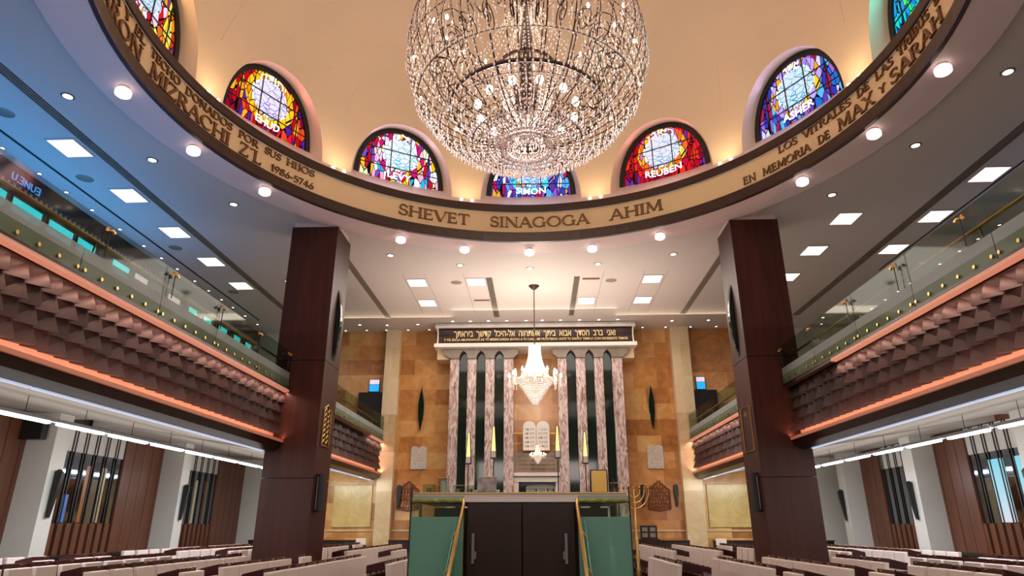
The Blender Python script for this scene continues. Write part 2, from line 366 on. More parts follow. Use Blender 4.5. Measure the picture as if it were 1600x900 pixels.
# flat ceiling with the round opening
mb = MB(); angs = sorted(set([2 * pi * i / 120 for i in range(120)] + [atan2(y - CY, x) % (2 * pi) for x, y in ((XL - .3, -4), (XR + .3, -4), (XL - .3, YW + .3), (XR + .3, YW + .3))]))
inn, outr = [], []
for a in angs:
    c, s_ = cos(a), sin(a); t = 1e9
    if c > 1e-9: t = min(t, (XR + .3) / c)
    if c < -1e-9: t = min(t, (XL - .3) / c)
    if s_ > 1e-9: t = min(t, (YW + .3 - CY) / s_)
    if s_ < -1e-9: t = min(t, (-4 - CY) / s_)
    inn.append((7.35 * c, CY + 7.35 * s_, ZC)); outr.append((t * c, CY + t * s_, ZC))
n = len(angs); vs = inn + outr + [(x, y, z + .15) for x, y, z in inn] + [(x, y, z + .15) for x, y, z in outr]
fs = []
for i in range(n):
    j = (i + 1) % n
    fs += [(i, j, n + j, n + i), (2 * n + i, 3 * n + i, 3 * n + j, 2 * n + j), (n + i, n + j, 3 * n + j, 3 * n + i), (j, i, 2 * n + i, 2 * n + j)]
mb.add(vs, fs); ceiling = struct(mb.build('ceiling', M['ceil']))
c0 = (0, CY, 0)
for x in (-4.05, -3.35, -2.15, 2.2, 3.45, 4.15): MB().box(x, x + .012, 18.8, 22.9, ZC - .003, ZC - .0005).build('panel_joint', M['greystone'], ceiling)
struct(MB().lathe([(6.72, RZ), (7.5, RZ), (7.56, RZ + .03), (7.56, ZC), (6.72, ZC), (6.72, RZ)], c0, 128).build('trim_1', M['ring'], smooth=False))   # dropped pink ring
t2 = struct(MB().lathe([(6.74, RZ - .01), (6.66, RZ - .01), (6.65, RZ + .02), (6.65, 9.07), (6.67, 9.09), (6.74, 9.09)], c0, 128).build('trim_2', M['trimwood'], smooth=False))
t3 = struct(MB().lathe([(6.74, 9.71), (6.66, 9.71), (6.65, 9.73), (6.65, 9.91), (6.67, 9.93), (6.74, 9.93)], c0, 128).build('trim_3', M['trimwood']))
fr = struct(MB().lathe([(6.72, 9.05), (6.72, 9.75), (6.86, 9.75), (6.86, 9.05), (6.72, 9.05)], c0, 128).build('trim_4', M['frieze']))
MB().lathe([(6.70, 9.69), (6.70, 9.712), (6.72, 9.712)], c0, 128).build('light_bead', M['whitestone'], fr)
for wd, a, b, z, h in (('SHEVET', -31.1, -14.4, 9.255, .31), ('SINAGOGA', -9.7, 13.6, 9.255, .31), ('AHIM', 18.2, 30.6, 9.255, .31),
                       ('1986-5746', -60.9, -50.8, 9.17, .17), ('HIJOS', -57.6, -50.9, 9.5, .17), ('SUS', -62.8, -58.9, 9.5, .17), ('POR', -69.1, -64.3, 9.5, .17),
                       ('DONADOS', -82.5, -70.7, 9.5, .17), ('TECHO', -92, -84, 9.5, .17), ('EL', -96.9, -93.7, 9.5, .17), ('Y', -100.3, -98.3, 9.5, .17), ('LA', -104.6, -101.8, 9.5, .17),
                       ('ARON', -107.2, -93.9, 9.14, .29), ('MIZRACHI', -91.4, -70.8, 9.14, .29), ('Z"L', -68.5, -63.1, 9.14, .29),
                       ('LOS', 57.4, 61.8, 9.52, .17), ('VITRALES', 63.1, 74.5, 9.52, .17), ('DE', 76.1, 79.1, 9.52, .17), ('LAS', 80.7, 85.2, 9.52, .17), ('TRIBUS', 86.5, 95.3, 9.52, .17), ('DE', 97, 100, 9.52, .17),
                       ('EN', 48.9, 51.8, 9.17, .19), ('MEMORIA', 53.3, 64.4, 9.17, .19), ('DE', 66.1, 68.9, 9.17, .19), ('MAX', 70.7, 79.5, 9.16, .27), ('y', 80.9, 82.4, 9.2, .15), ('SARAH', 83.6, 98.2, 9.16, .27)):
    ring_word(wd, a, b, z, h, fr)
# sill and dome with arched window reveals
struct(MB().lathe([(6.7, 9.93), (7.32, 10.52), (7.4, 10.52), (6.86, 9.9), (6.7, 9.93)], c0, 128).build('trim_5', M['ring']))
RD, ZB, HD = 6.98, 10.12, 6.4
def dome_r(z):
    t = min(1, max(0, (z - ZB) / HD)); return RD * max(0, 1 - t ** 2.5) ** (1 / 2.2)
def dp(th, z): r = dome_r(z); return (r * sin(th), CY + r * cos(th), z)
WB = 10.46; PA = 7.24; PW, PH = 1.25, 1.66           # pane base height, apothem, half width, height
ZT = 12.75; mb = MB(); rv = MB(); nph = 28
def sup(phi, a, h): c, s_ = cos(phi), max(0., sin(phi)); e = 2 / 2.15; return (a * (abs(c) ** e) * (1 if c >= 0 else -1), h * s_ ** e)
for k in range(12):
    th0 = R(30 * k); win = (k <= 3 or k >= 9)
    half = R(15)
    if win:
        ca = atan2(ZT - ZB, half * 6.98); phis = sorted([pi * i / nph for i in range(nph + 1) if abs(pi * i / nph - ca) > .06 and abs(pi - pi * i / nph - ca) > .06] + [ca, pi - ca])
        npp = len(phis) - 1
        S_ = 6; grid = []
        for ph in phis:
            ax, az = sup(ph, 1.42, 1.93); a_th, a_z = -ax / 6.98, ZB + az
            # point on the sector frame along the same direction
            bx, bz = cos(ph) * 10, sin(ph) * 10; lim_x = half * 6.98; lim_z = ZT - ZB
            t = min(lim_x / abs(bx) if abs(bx) > 1e-6 else 1e9, lim_z / abs(bz) if abs(bz) > 1e-6 else 1e9)
            b_th, b_z = -bx * t / 6.98, ZB + bz * t
            grid.append([dp(th0 - (a_th + (b_th - a_th) * s_ / S_), a_z + (b_z - a_z) * s_ / S_) for s_ in range(S_ + 1)])
            px_, pz_ = sup(ph, PW + .02, PH + .02)
            p = (PA * sin(th0) + px_ * cos(th0), CY + PA * cos(th0) - px_ * sin(th0), WB + pz_)
            rv_a = grid[-1][0]
            rv.add([rv_a, p], [])
        m_ = len(mb.v)
        for g in grid: mb.v += g
        for i in range(npp):
            for s_ in range(S_): a_ = m_ + i * (S_ + 1) + s_; mb.f.append((a_, a_ + 1, a_ + S_ + 2, a_ + S_ + 1))
        b0 = len(rv.v) - 2 * (npp + 1)
        for i in range(npp): rv.f.append((b0 + 2 * i, b0 + 2 * i + 1, b0 + 2 * i + 3, b0 + 2 * i + 2))
    else:
        g = [[dp(th0 + half * (2 * j / 8 - 1), ZB + (ZT - ZB) * i / 6) for j in range(9)] for i in range(7)]
        m_ = len(mb.v)
        for row in g: mb.v += row
        for i in range(6):
            for j in range(8): a_ = m_ + i * 9 + j; mb.f.append((a_, a_ + 1, a_ + 10, a_ + 9))
g = []
for i in range(25):
    z = ZT + (ZB + HD - ZT) * (1 - (1 - i / 24) ** 1.8)
    g.append([dp(2 * pi * j / 96, z) for j in range(96)])
m_ = len(mb.v)
for row in g: mb.v += row
for i in range(24):
    for j in range(96): mb.f.append((m_ + i * 96 + j, m_ + i * 96 + (j + 1) % 96, m_ + (i + 1) * 96 + (j + 1) % 96, m_ + (i + 1) * 96 + j))
dome = struct(mb.build('ceiling', M['dome'], smooth=True))
rv.build('window_reveals', M['reveal'], dome, smooth=True)
for k in range(-3, 3):                                    # moulded joints above the piers
    th = R(30 * k + 15)
    MB().tube([dp(th + .006 * i, 11.55 + i * .22) for i in range(7)], .012, 5).build('plaster_joint', M['reveal'], dome)

# walls
def wallbox(name, m, *b): return struct(MB().box(*b).build(name, m))
wallbox('wall_ark', M['stone'], -7.75, 8.2, YW, YW + .3, 0, ZC)
wallbox('wall_ark_left', M['white'], XL - .3, -7.75, YW, YW + .3, 0, ZC)
wallbox('wall_ark_right', M['white'], 8.2, XR + .3, YW, YW + .3, 0, ZC)
wallbox('wall_back', M['white'], XL - .3, XR + .3, -4.3, -4, 0, ZC)
wallbox('wall_left', M['darkslat'], XL - .3, XL, -4, YW, 0, ZC)
wallbox('wall_right', M['slatwood'], 11.0, 11.3, -4, YW, 0, 4.3)
wallbox('wall_right_upper', M['darkslat'], XR, XR + .3, -4, YW, 4.3, ZC)
struct(MB().box(11.0, XR + .3, -4, YW, 4.3, 4.45).build('trim_6', M['white']))
for (x0, x1) in ((-5.86, -5.28), (5.33, 6.03)):
    MBp = MB().box(x0, x1, 24.88, YW, 0, ZC); MBp.box(x0 - .03, x1 + .03, 24.85, YW, 0, .9)
    tag(MBp.build('stone_pier', M['pier']), 'pale stone pier between ark wall and %s gallery end' % ('left' if x0 < 0 else 'right'), 'pier')
# moulded stone panels on the rear wall below the galleries
for sx, (x0, x1) in ((-1, (-7.5, -6.05)), (1, (6.2, 7.95))):
    mb = MB().box(x0, x1, YW - .05, YW, 1.55, 3.05)
    tag(mb.build('onyx_wall_panel', M['stone2'], bevel=.02), 'framed onyx panel with yellow tube light in its colour on the rear wall, under the %s gallery' % ('left' if sx < 0 else 'right'), 'wall panel')
    struct(MB().box(min(sx * 5.3, sx * 8.1), max(sx * 5.3, sx * 8.1), YW - .035, YW, 1.42, 1.47).build('trim_7' if sx < 0 else 'trim_8', M['pier']))
struct(MB().box(-5.28, -3.4, YW - .03, YW, 1.42, 1.47).build('trim_9', M['pier'])); struct(MB().box(3.4, 5.33, YW - .03, YW, 1.42, 1.47).build('trim_10', M['pier']))

# wall piers, bays, slatted windows of the lower side walls
PIERS = {-1: [(8.6, 9.05), (14.05, 14.5), (19.5, 19.95)], 1: [(9.6, 10.1), (14.15, 14.65), (18.75, 19.3), (23.1, 23.6)]}
for sd in (-1, 1):
    nm = 'left' if sd < 0 else 'right'; xf = -10.35 if sd < 0 else 10.3; xw = XL if sd < 0 else 11.0
    for i, (y0, y1) in enumerate(PIERS[sd]):
        o = MB().box(min(xf, xw), max(xf, xw), y0, y1, 0, 4.0)
        tag(o.build('wall_pier', M['white']), 'white pier of the %s side wall, %s to the camera' % (nm, ORD[i]), 'pier')
        if i > 0 or sd < 0:
            if i == 0: continue
            # dark tapering speaker hung on the pier
            ym = (y0 + y1) / 2; x = xf - sd * .02
            pr = [(0, 1.78), (.06, 1.76), (.2, 2.5), (.22, 2.68), (.1, 2.76), (0, 2.72)]
            tag(MB().prism(pr, ym - .04, ym + .06, lambda u, v, w_: (x - sd * u * .75, w_, v)).build('wall_speaker', M['black'], bevel=.01),
                'slim black tapering speaker on the %s side wall, %s pier from the camera' % (nm, ORD[i]), 'speaker')
    # bays
    ends = [-4] + [v for p in PIERS[sd] for v in p] + [YW]
    bays = [(ends[i], ends[i + 1]) for i in range(0, len(ends), 2)]
    for bi, (y0, y1) in enumerate(bays):
        if y1 < 8 or y1 - y0 < 1.7: continue
        X = xw - sd * .03; L_ = y1 - y0
        b = thing('slatted_wall_bay', 'brown timber bay with dark slatted window on the %s wall, %s to the camera' % (nm, ORD[bi]), 'window bay', (X, (y0 + y1) / 2, 0), 'slatted window bays')
        wy0, wy1 = y0 + .25, y0 + .25 + min(2.9, L_ * .6)
        mb = MB(); bx = lambda a, c, y_a, y_b, z0, z1: mb.box(min(X - sd * a, X - sd * c), max(X - sd * a, X - sd * c), y_a, y_b, z0, z1)
        k = wy1
        while k < y1 - .05:
            bx(0, .08, k + .008, min(k + .42, y1), .95, 3.9); k += .43
        bx(0, .1, y0, wy0, .95, 3.9)
        k = wy0
        while k < wy1 - .05:
            bx(0, .07, k + .02, k + .2, .95, 1.66); k += .29
        mb.build('timber_panel', M['slatwood'], b)
        mb = MB(); bx = lambda a, c, y_a, y_b, z0, z1: mb.box(min(X - sd * a, X - sd * c), max(X - sd * a, X - sd * c), y_a, y_b, z0, z1)
        bx(0, .03, wy0, wy1, 1.66, 3.7); mb.build('window_glass', M['mirror'], b)
        mb = MB()
        bx2 = lambda a, c, y_a, y_b, z0, z1: mb.box(min(X - sd * a, X - sd * c), max(X - sd * a, X - sd * c), y_a, y_b, z0, z1)
        bx2(.0, .035, wy0, wy1, 3.28, 3.92)
        mb.build('soffit_reflection', M['white'], b)  # white board put in as the soffit's reflection in the window
        k = wy0; first = None; q = 0
        while k < wy1:
            mb = MB(); bx2 = lambda a, c, y_a, y_b, z0, z1: mb.box(min(X - sd * a, X - sd * c), max(X - sd * a, X - sd * c), y_a, y_b, z0, z1)
            bx2(.036, .056, k, k + .03, 1.6, 3.93); bx2(.036, .056, k + .1, k + .13, 1.6, 3.93)
            mb.build('slat_pair', M['darkslat'], b); k += .42 if sd < 0 else .42
        mb = MB(); bx2 = lambda a, c, y_a, y_b, z0, z1: mb.box(min(X - sd * a, X - sd * c), max(X - sd * a, X - sd * c), y_a, y_b, z0, z1)
        bx2(0, .1, y0, y1, .9, .97); mb.build('base_rail', M['darkslat'], b)
        rs = random.Random(bi + 5 * sd)
        for q in range(4 if sd < 0 else 1):
            ya = wy0 + .3 + q * .62; mb = MB(); c_ = ['amberstrip', 'palestrip', 'amberstrip', 'bluestrip'][(q + bi) % 4] if sd < 0 else 'bluestrip'
            mb.box(min(X - sd * .03, X - sd * .034), max(X - sd * .03, X - sd * .034), ya, ya + .17, 1.68, 3.0 if c_ != 'bluestrip' else 2.3); mb.build('coloured_strip', M[c_], b)
        if sd > 0 and bi == 2:                             # lit stained panes of the near right window
            for q, (ya, cc) in enumerate(((wy0 + .35, 'sg_near'), (wy0 + 1.25, 'sg_near'))):
                mb = MB(); bx2 = lambda a, c, y_a, y_b, z0, z1: mb.box(min(X - sd * a, X - sd * c), max(X - sd * a, X - sd * c), y_a, y_b, z0, z1)
                bx2(.03, .035, ya, ya + .55, 1.68, 3.1); o = mb.build('stained_pane', None, b); o['label'] = 'lit stained glass strip with orange flowers'; o['_sg'] = 1

t = thing('wall_monitor', 'black box monitor high on the nearest visible left pier', 'monitor', (-10.75, 13.9, 3.35))
MB().box(-11.0, -10.5, 13.8, 13.98, 3.35, 3.8).build('casing', M['black'], t, bevel=.01); MB().box(-10.8, -10.7, 13.98, 14.05, 3.5, 3.65).build('bracket', M['black'], t)
# ------------------------------------------------------------------ columns
def column(sd):
    x0, x1 = (-6.1, -4.92) if sd < 0 else (4.97, 6.15); nm = 'left' if sd < 0 else 'right'
    t = thing('hall_column', 'tall square mahogany column on the %s, carrying the ceiling ring' % nm, 'column', ((x0 + x1) / 2, 15.58, 0))
    mb = MB()
    for z0, z1 in ((0, 2.6), (2.615, 5.3), (5.315, 8.8)): mb.box(x0, x1, 15, 16.15, z0, z1)
    mb.build('shaft', M['wood'], t)
    MB().box(x0 + .04, x1 - .04, 15.04, 16.1, 8.8, ZC).build('capital', M['ring'], t)
    return t
cl, cr = column(-1), column(1)
for sd in (-1, 1):
    nm = 'left' if sd < 0 else 'right'; xi = -4.92 if sd < 0 else 4.97; s_ = -sd
    # tall spindle shaped speaker high on the inner face
    pr = [(0, 5.42)] + [(.2 * sin(pi * i / 14) ** .8, 5.42 + 1.85 * i / 14) for i in range(1, 14)] + [(0, 7.27)]
    tag(MB().prism(pr, 15.5, 15.66, lambda u, v, w_: (xi + s_ * (u * .6 + .002), w_ + 0.0, v)).build('spindle_speaker', M['blackglass'], bevel=.01),
        'dark spindle shaped speaker high on the %s column' % nm, 'speaker')
    # box speaker low on the inner face
    t = thing('column_speaker', 'black box speaker with pale edge low on the %s column' % nm, 'speaker', (xi + s_ * .12, 15.4, 1.9))
    MB().box(min(xi, xi + s_ * .14), max(xi, xi + s_ * .14), 15.25, 15.45, 1.9, 2.72).build('cabinet', M['black'], t, bevel=.01)
    MB().box(min(xi + s_ * .02, xi + s_ * .04), max(xi + s_ * .02, xi + s_ * .04), 15.235, 15.25, 1.95, 2.65).build('edge_strip', M['tubehouse'], t)
# gold lattice ornament on the left column, gold framed letters on the right column
t = thing('gold_ornament', 'gold openwork emblem on the inner face of the left column', 'ornament', (-4.9, 15.5, 3.35))
mb = MB(); x = -4.892
for i in range(7):
    z = 3.42 + i * .12
    mb.tube([(x, 15.28, z), (x, 15.4, z + .09), (x, 15.52, z), (x, 15.64, z + .09), (x, 15.76, z)], .013, 5)
for y in (15.28, 15.44, 15.6, 15.76): mb.tube([(x, y, 3.38), (x, y, 4.18)], .012, 5)
mb.build('lattice', M['gold'], t); MB().tube([(x, 15.26, 3.36), (x, 15.78, 3.36), (x, 15.78, 4.22), (x, 15.5, 4.32), (x, 15.26, 4.22), (x, 15.26, 3.36)], .016, 5).build('rim', M['gold'], t)
t = thing('gold_rectangle_ornament', 'thin gold rectangular frame with small letters on the right column', 'ornament', (4.95, 15.55, 3.2)); x = 4.955
MB().tube([(x, 15.2, 3.2), (x, 15.9, 3.2), (x, 15.9, 4.2), (x, 15.2, 4.2), (x, 15.2, 3.2)], .012, 5).build('frame', M['gold'], t)
text_mb('\u05e9\u05d5', .16, lambda a, b, c: (x - .01 + c * .1, 15.55 - a, 4.0 + b)).build('lettering', M['gold'], t)

# ------------------------------------------------------------------ galleries
def tri(i, k): return random.Random(i * 131 + k * 17).random()
def gallery(sd, ya, yb, nm, lit=None):
    lit = lit or (ya, yb)
    X = sd * 5.78
    t = thing('gallery_balcony', nm, 'balcony', (X, (ya + yb) / 2, 3.1))
    xs = lambda a, b: (min(sd * a, sd * b), max(sd * a, sd * b))
    # raked slab and dark fascia
    xo = 11.05 if sd < 0 else 11.0
    pts = [(5.98, 3.22), (6.25, 3.27), (10.3, 3.93), (xo, 3.95), (xo, 4.25), (6.3, 4.25), (6.0, 4.6), (5.98, 4.6)]
    MB().prism(pts, ya, yb, lambda u, v, w_: (sd * u, w_, v)).build('slab', M['soffit'], t)
    MB().prism([(5.74, 3.40), (5.78, 3.26), (5.98, 3.19), (6.04, 3.19), (6.04, 3.45), (5.74, 3.45)], ya, yb, lambda u, v, w_: (sd * u, w_, v)).build('fascia', M['darkwood'], t)
    k = ya + .02; sg = 0
    while k < yb - .3:
        k2 = min(k + 1.36, yb - .02); a, b = xs(5.99, 6.05)
        MB().box(a, b, k, k2, 3.165, 3.188).build('light_strip', M['ledstrip'], t); k += 1.41
    # faceted front
    mb = MB(); nz = 4; zt, zbm = 4.53, 3.59; hh = (zt - zbm) / nz; nyl = int((yb - ya) / .285); dy = (yb - ya) / nyl
    base = 5.95
    for r_ in range(nz):
        z1 = zt - r_ * hh; z0 = z1 - hh
        for i in range(nyl):
            y0 = ya + i * dy; y1 = y0 + dy; ph = (i + r_) % 3
            d0 = (.0, .01, .0)[ph]; d1 = (.14, .17, .21)[ph] + .01 * tri(i, r_); dt = (.03, .02, .04)[ph]; dtr = (.10, .08, .11)[ph]
            # nearer the camera edge = y0
            A = (sd * (base - dt), y0, z1); B = (sd * (base - dtr), y1, z1); C_ = (sd * (base - d1), y1, z0); D = (sd * (base - d0), y0, z0)
            zz = z0 + .015
            Cb = (sd * base, y1, zz); Db = (sd * base, y0, zz); At = (sd * base, y0, z1); Bt = (sd * base, y1, z1)
            vs = [A, B, C_, D, Cb, Db, At, Bt]
            fs = [(0, 1, 3), (1, 2, 3)]
            fs += [(3, 2, 4, 5), (1, 7, 4, 2), (0, 3, 5, 6)]
            mb.add(vs, fs)
    mb.build('faceted_front', M['facet'], t)
    a, b = xs(base, base + .04); MB().box(a, b, ya, yb, 3.42, 4.58).build('back_board', M['backboard'], t)
    # trim boards above and below, glow put in for the hidden strips' light
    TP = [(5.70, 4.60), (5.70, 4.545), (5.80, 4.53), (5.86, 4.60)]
    MB().prism(TP, lit[0], lit[1], lambda u, v, w_: (sd * u, w_, v)).build('upper_glow_trim', M['salmon'], t)
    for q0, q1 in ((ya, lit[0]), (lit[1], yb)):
        if q1 - q0 > .05: MB().prism(TP, q0, q1, lambda u, v, w_: (sd * u, w_, v)).build('unlit_trim', M['darkwood'], t)
    MB().prism([(5.70, 3.395), (5.70, 3.45), (5.76, 3.47), (5.80, 3.395)], ya, yb, lambda u, v, w_: (sd * u, w_, v)).build('lower_glow_trim', M['amber'], t)
    a, b = xs(5.69, 5.98); MB().box(a, b, ya, yb, 4.6, 4.63).build('capping', M['darkwood'], t)
    # glass parapet
    n_p = max(2, round((yb - ya) / 1.75)); L_ = (yb - ya) / n_p
    a, b = xs(5.73, 5.745)
    for i in range(n_p):
        y0 = ya + i * L_ + .01; y1 = ya + (i + 1) * L_ - .01
        g_ = MB().box(a, b, y0, y1, 5.0, 5.5).build('glass_panel', M['parapet'], t)
        MB().box(a, b, y0, y1, 4.63, 4.84).build('lower_band', M['parapetlow'], g_)
        MB().box(a, b, y0, y1, 4.84, 5.0).build('middle_band', M['parapettop'], g_)
        for q in range(6):
            yy = y0 + .06 + (L_ - .14) * q / 5
            MB().tube([(sd * 5.745, yy, 4.71), (sd * 5.70, yy, 4.71)], [.02, .026], 8).build('stud', M['brass'], g_)
    MB().tube([(sd * 5.95, ya, 5.3), (sd * 5.95, yb, 5.3)], .026, 8).build('handrail', M['brass'], t)
    k = ya + .8
    while k < yb:
        MB().tube([(sd * 5.95, k, 5.3), (sd * 6.0, k, 4.95), (sd * 5.97, k, 4.62)], .014, 6).build('rail_post', M['brass'], t); k += 1.75
    if ya < 14:
        k = 7.9 if sd < 0 else 7.98
        while k < yb:
            q = MB().tube([(sd * 5.68, k, 5.0), (sd * 5.68, k, 5.4)], .008, 5).build('lamp_stem', M['black'], t)
            mb = MB()
            for e in (-.05, .05): mb.tube([(sd * 5.68, k, 5.39), (sd * 5.68, k + e, 5.41), (sd * 5.66, k + e * 1.6, 5.37)], [.008, .02, .026], 7)
            mb.build('twin_lamp_heads', M['brass'], q); k += 1.7
    # wash of the hidden strips along the two trims
    Lg = yb - ya; ym = (ya + yb) / 2
    light('gallery_light_profile', 'AREA', (sd * 5.73, sum(lit) / 2, 4.52), 5.5 * (lit[1] - lit[0]), (1, .58, .45), rot=(0, R(-sd * 8), 0), size=.03, size_y=lit[1] - lit[0])
    light('gallery_light_profile', 'AREA', (sd * 5.70, ym, 3.475), 4.5 * Lg, (1, .5, .34), rot=(0, R(180 + sd * 20), 0), size=.03, size_y=Lg)
    return t
gallery(-1, 2.0, 15.0, 'left gallery balcony with faceted wooden front, in front of the left column')
gallery(1, 2.0, 15.0, 'right gallery balcony with faceted wooden front, in front of the right column', (2.0, 12.4))
gallery(-1, 16.16, 24.87, 'left gallery balcony beyond the column, reaching the ark wall', (22.9, 24.87))
gallery(1, 16.16, 24.84, 'right gallery balcony beyond the column, reaching the ark wall')

# gallery walls: cyan lit panels, cornice beads, letters standing for a glass reflection on the left
PY = [(11.3, 11.9), (12.1, 12.95), (13.2, 14.0), (14.2, 14.85), (15.6, 16.3), (18.35, 19.0), (19.6, 20.1), (20.6, 21.1), (21.7, 22.3), (22.9, 23.4), (23.9, 24.4)]
PY.insert(5, (16.6, 17.2))
for i, (a, b) in enumerate(PY):
    m_ = M['pinklit'] if i in (5, 6) else M['cyan']
    t = thing('lit_wall_panel', '%s backlit panel on the left gallery wall, %s of the row from the camera' % ('pale pink' if i in (5, 6) else 'cyan', ORD[i]), 'light panel', (XL + .03, (a + b) / 2, 7.9), 'lit panels along the left gallery wall')
    MB().box(XL, XL + .03, a - .03, b + .03, 7.87, 8.3).build('frame', M['black'], t)
    mb = MB().box(XL + .03, XL + .045, a, b, 7.93, 8.25); mb.build('lit_face', m_, t)
    mb = MB(); rr = random.Random(i)
    for q in range(7): y = a + (b - a) * rr.random(); z = 7.95 + .1 * rr.random(); mb.box(XL + .045, XL + .05, y, y + .03, z, z + .02 + .06 * rr.random())
    mb.build('small_figures', M['black'], t)
t = thing('bead_cornice', 'dark cornice with a row of small pale beads on the left gallery wall', 'cornice', (XL + .1, 17, 8.35))
MB().box(XL, XL + .1, 2, YW, 8.36, 8.39).build('ledge', M['brass'], t)
mb = MB(); k = 10.5
while k < YW: mb.box(XL, XL + .09, k, k + .07, 8.43, 8.5); k += .16
tag(mb.build('beads', M['tubehouse'], t), kind='stuff')
o = text_mb('U.\u018eNU\u018e', .24, lambda a, b, c: (XL + .05 + c, 12.3 + a, 8.58 + b), depth=.02).build('reflected_lettering', M['bluelet'])  # mirrored letters put in for a reflection, no real sign there
tag(o, 'blue mirrored letters imitating a reflection, high on the left gallery wall near the ceiling', 'sign')

# gallery rear walls: dark doorway, screens
for sd, (x0, x1, sx0, sx1) in ((-1, (-6.85, -5.9, -6.48, -6.06)), (1, (6.06, 6.95, 6.2, 6.56))):
    nm = 'left' if sd < 0 else 'right'
    tag(MB().box(x0, x1, YW - .12, YW, 4.6, 6.5).build('dark_cabinet', M['black'], bevel=.01), 'tall black cabinet against the rear wall of the %s gallery' % nm, 'cabinet')
    t = thing('wall_screen', 'small lit blue and white screen above the black cabinet in the %s gallery' % nm, 'screen', ((sx0 + sx1) / 2, YW - .05, 6.52))
    MB().box(sx0, sx1, YW - .06, YW, 6.52, 7.02).build('casing', M['black'], t)
    MB().box(sx0 + .02, sx1 - .02, YW - .07, YW - .06, 6.54, 6.8).build('blue_screen', M['screen'], t)
    MB().box(sx0 + .02, sx1 - .02, YW - .07, YW - .06, 6.82, 7.0).build('white_screen', M['screenw'], t)
for z, nm in ((2.55, 'upper'), (1.75, 'lower')):
    tag(MB().tube([(-7.9, YW - .05, z), (-7.9, YW, z)], .06, 10).build('alarm_device', M['black']), '%s small round alarm device on the white wall behind the left column' % nm, 'alarm')
tag(MB().box(-7.92, -7.82, YW - .05, YW, 2.1, 2.4).build('alarm_lamp', M['red'], bevel=.01), 'small red alarm lamp between two black devices behind the left column', 'alarm')

# ------------------------------------------------------------------ ceiling fittings
def panel_light(x, y, label):
    t = thing('ceiling_panel_light', label, 'ceiling light', (x, y, ZC - .03), 'square ceiling panel lights')
    mb = MB()
    for a, b, c, d in ((-.31, .31, -.36, -.32), (-.31, .31, .32, .36), (-.31, -.275, -.32, .32), (.275, .31, -.32, .32)): mb.box(x + a, x + b, y + c, y + d, ZC - .02, ZC)
    mb.build('frame', M['ceil'], t); MB().box(x - .275, x + .275, y - .32, y + .32, ZC - .012, ZC - .002).build('diffuser', M['panel'], t)
for i, y in enumerate((11.35, 13.42, 15.48, 17.54, 19.6)): panel_light(-9.47, y, 'square lit ceiling panel above the left gallery, %s to the camera in its row' % ORD[i])
for i, y in enumerate((13.2, 15.3, 17.38)): panel_light(10.2, y, 'square lit ceiling panel above the right gallery, %s in the outer row' % ORD[i])
for i, y in enumerate((15.35, 17.4, 19.5, 21.55)): panel_light(8.0, y, 'square lit ceiling panel right of the right column, %s in the inner row' % ORD[i])
for x, y, s_ in ((-3.7, 19.56, 'left of the two rear vents, nearer and further left'), (-3.7, 21.6, 'left of the chandelier, in the rear row'), (-1.8, 19.56, 'just left of the slotted vent near the chandelier'),
                 (3.78, 19.5, 'right of the chandelier, outer of the nearer row'), (3.78, 21.55, 'right of the chandelier, outer of the rear row'), (1.84, 21.55, 'just right of the slotted vent right of the chandelier'), (-7.6, 19.5, 'seen just left of the left column')):
    panel_light(x, y, 'square lit ceiling panel ' + s_)
def vent(x, y0, y1, w_, label, nb=4):
    t = thing('slotted_vent', label, 'vent', (x, (y0 + y1) / 2, ZC - .02), 'slotted ceiling vents')
    MB().box(x - w_ / 2, x + w_ / 2, y0, y1, ZC - .008, ZC - .001).build('backing', M['black'], t)
    for i in range(nb):
        xx = x - w_ / 2 + w_ * (i + .5) / nb; MB().box(xx - w_ * .12 / 2, xx + w_ * .12 / 2, y0, y1, ZC - .02, ZC - .008).build('blade', M['greystone'], t)
vent(-1.37, 19.2, 23.3, .2, 'slotted ceiling vent left of the small chandelier'); vent(1.4, 19.2, 23.2, .18, 'slotted ceiling vent right of the small chandelier')
vent(-5.45, 16.4, 23.3, .2, 'long slotted ceiling vent behind the left column'); vent(5.5, 16.4, 23.25, .2, 'long slotted ceiling vent behind the right column')
vent(-8.97, 6, 23.5, .22, 'very long dark slot in the ceiling over the left gallery'); vent(9.7, 6, 23.5, .24, 'very long dark slot in the ceiling over the right gallery')
tag(MB().box(-10.45, -10.39, 6, 23.4, ZC - .01, ZC - .001).build('shadow_gap', M['black']), 'thin dark gap in the ceiling beside the left gallery wall', 'ceiling gap')
tag(MB().box(10.56, 10.6, 10, 19, ZC - .01, ZC - .001).build('shadow_gap', M['black']), 'thin dark gap in the ceiling over the right gallery', 'ceiling gap')
for x, y, s_ in ((-1.77, 21.37, 'left of the small chandelier'), (1.85, 19.4, 'right of the small chandelier')):
    tag(MB().box(x - .27, x + .27, y - .06, y + .06, ZC - .012, ZC - .001).build('small_grille', M['bronze'], bevel=.003), 'small bronze strip grille in the ceiling ' + s_, 'vent')
for x, y, s_ in ((-2.45, 19.6, 'between two panels left of the small chandelier'), (2.5, 19.6, 'between panels right of the small chandelier'), (-9.9, 10.1, 'nearest the camera over the left gallery'), (-10.0, 12.6, 'second from the camera over the left gallery'), (-10.0, 16.5, 'third over the left gallery'), (-10.0, 20.2, 'far over the left gallery')):
    mb = MB().lathe([(0, -.012), (.15, -.012), (.18, 0)], (x, y, ZC), 24)
    tag(mb.build('ceiling_speaker', M['greystone'], smooth=True), 'flat round ceiling speaker ' + s_, 'speaker', 'round ceiling speakers')
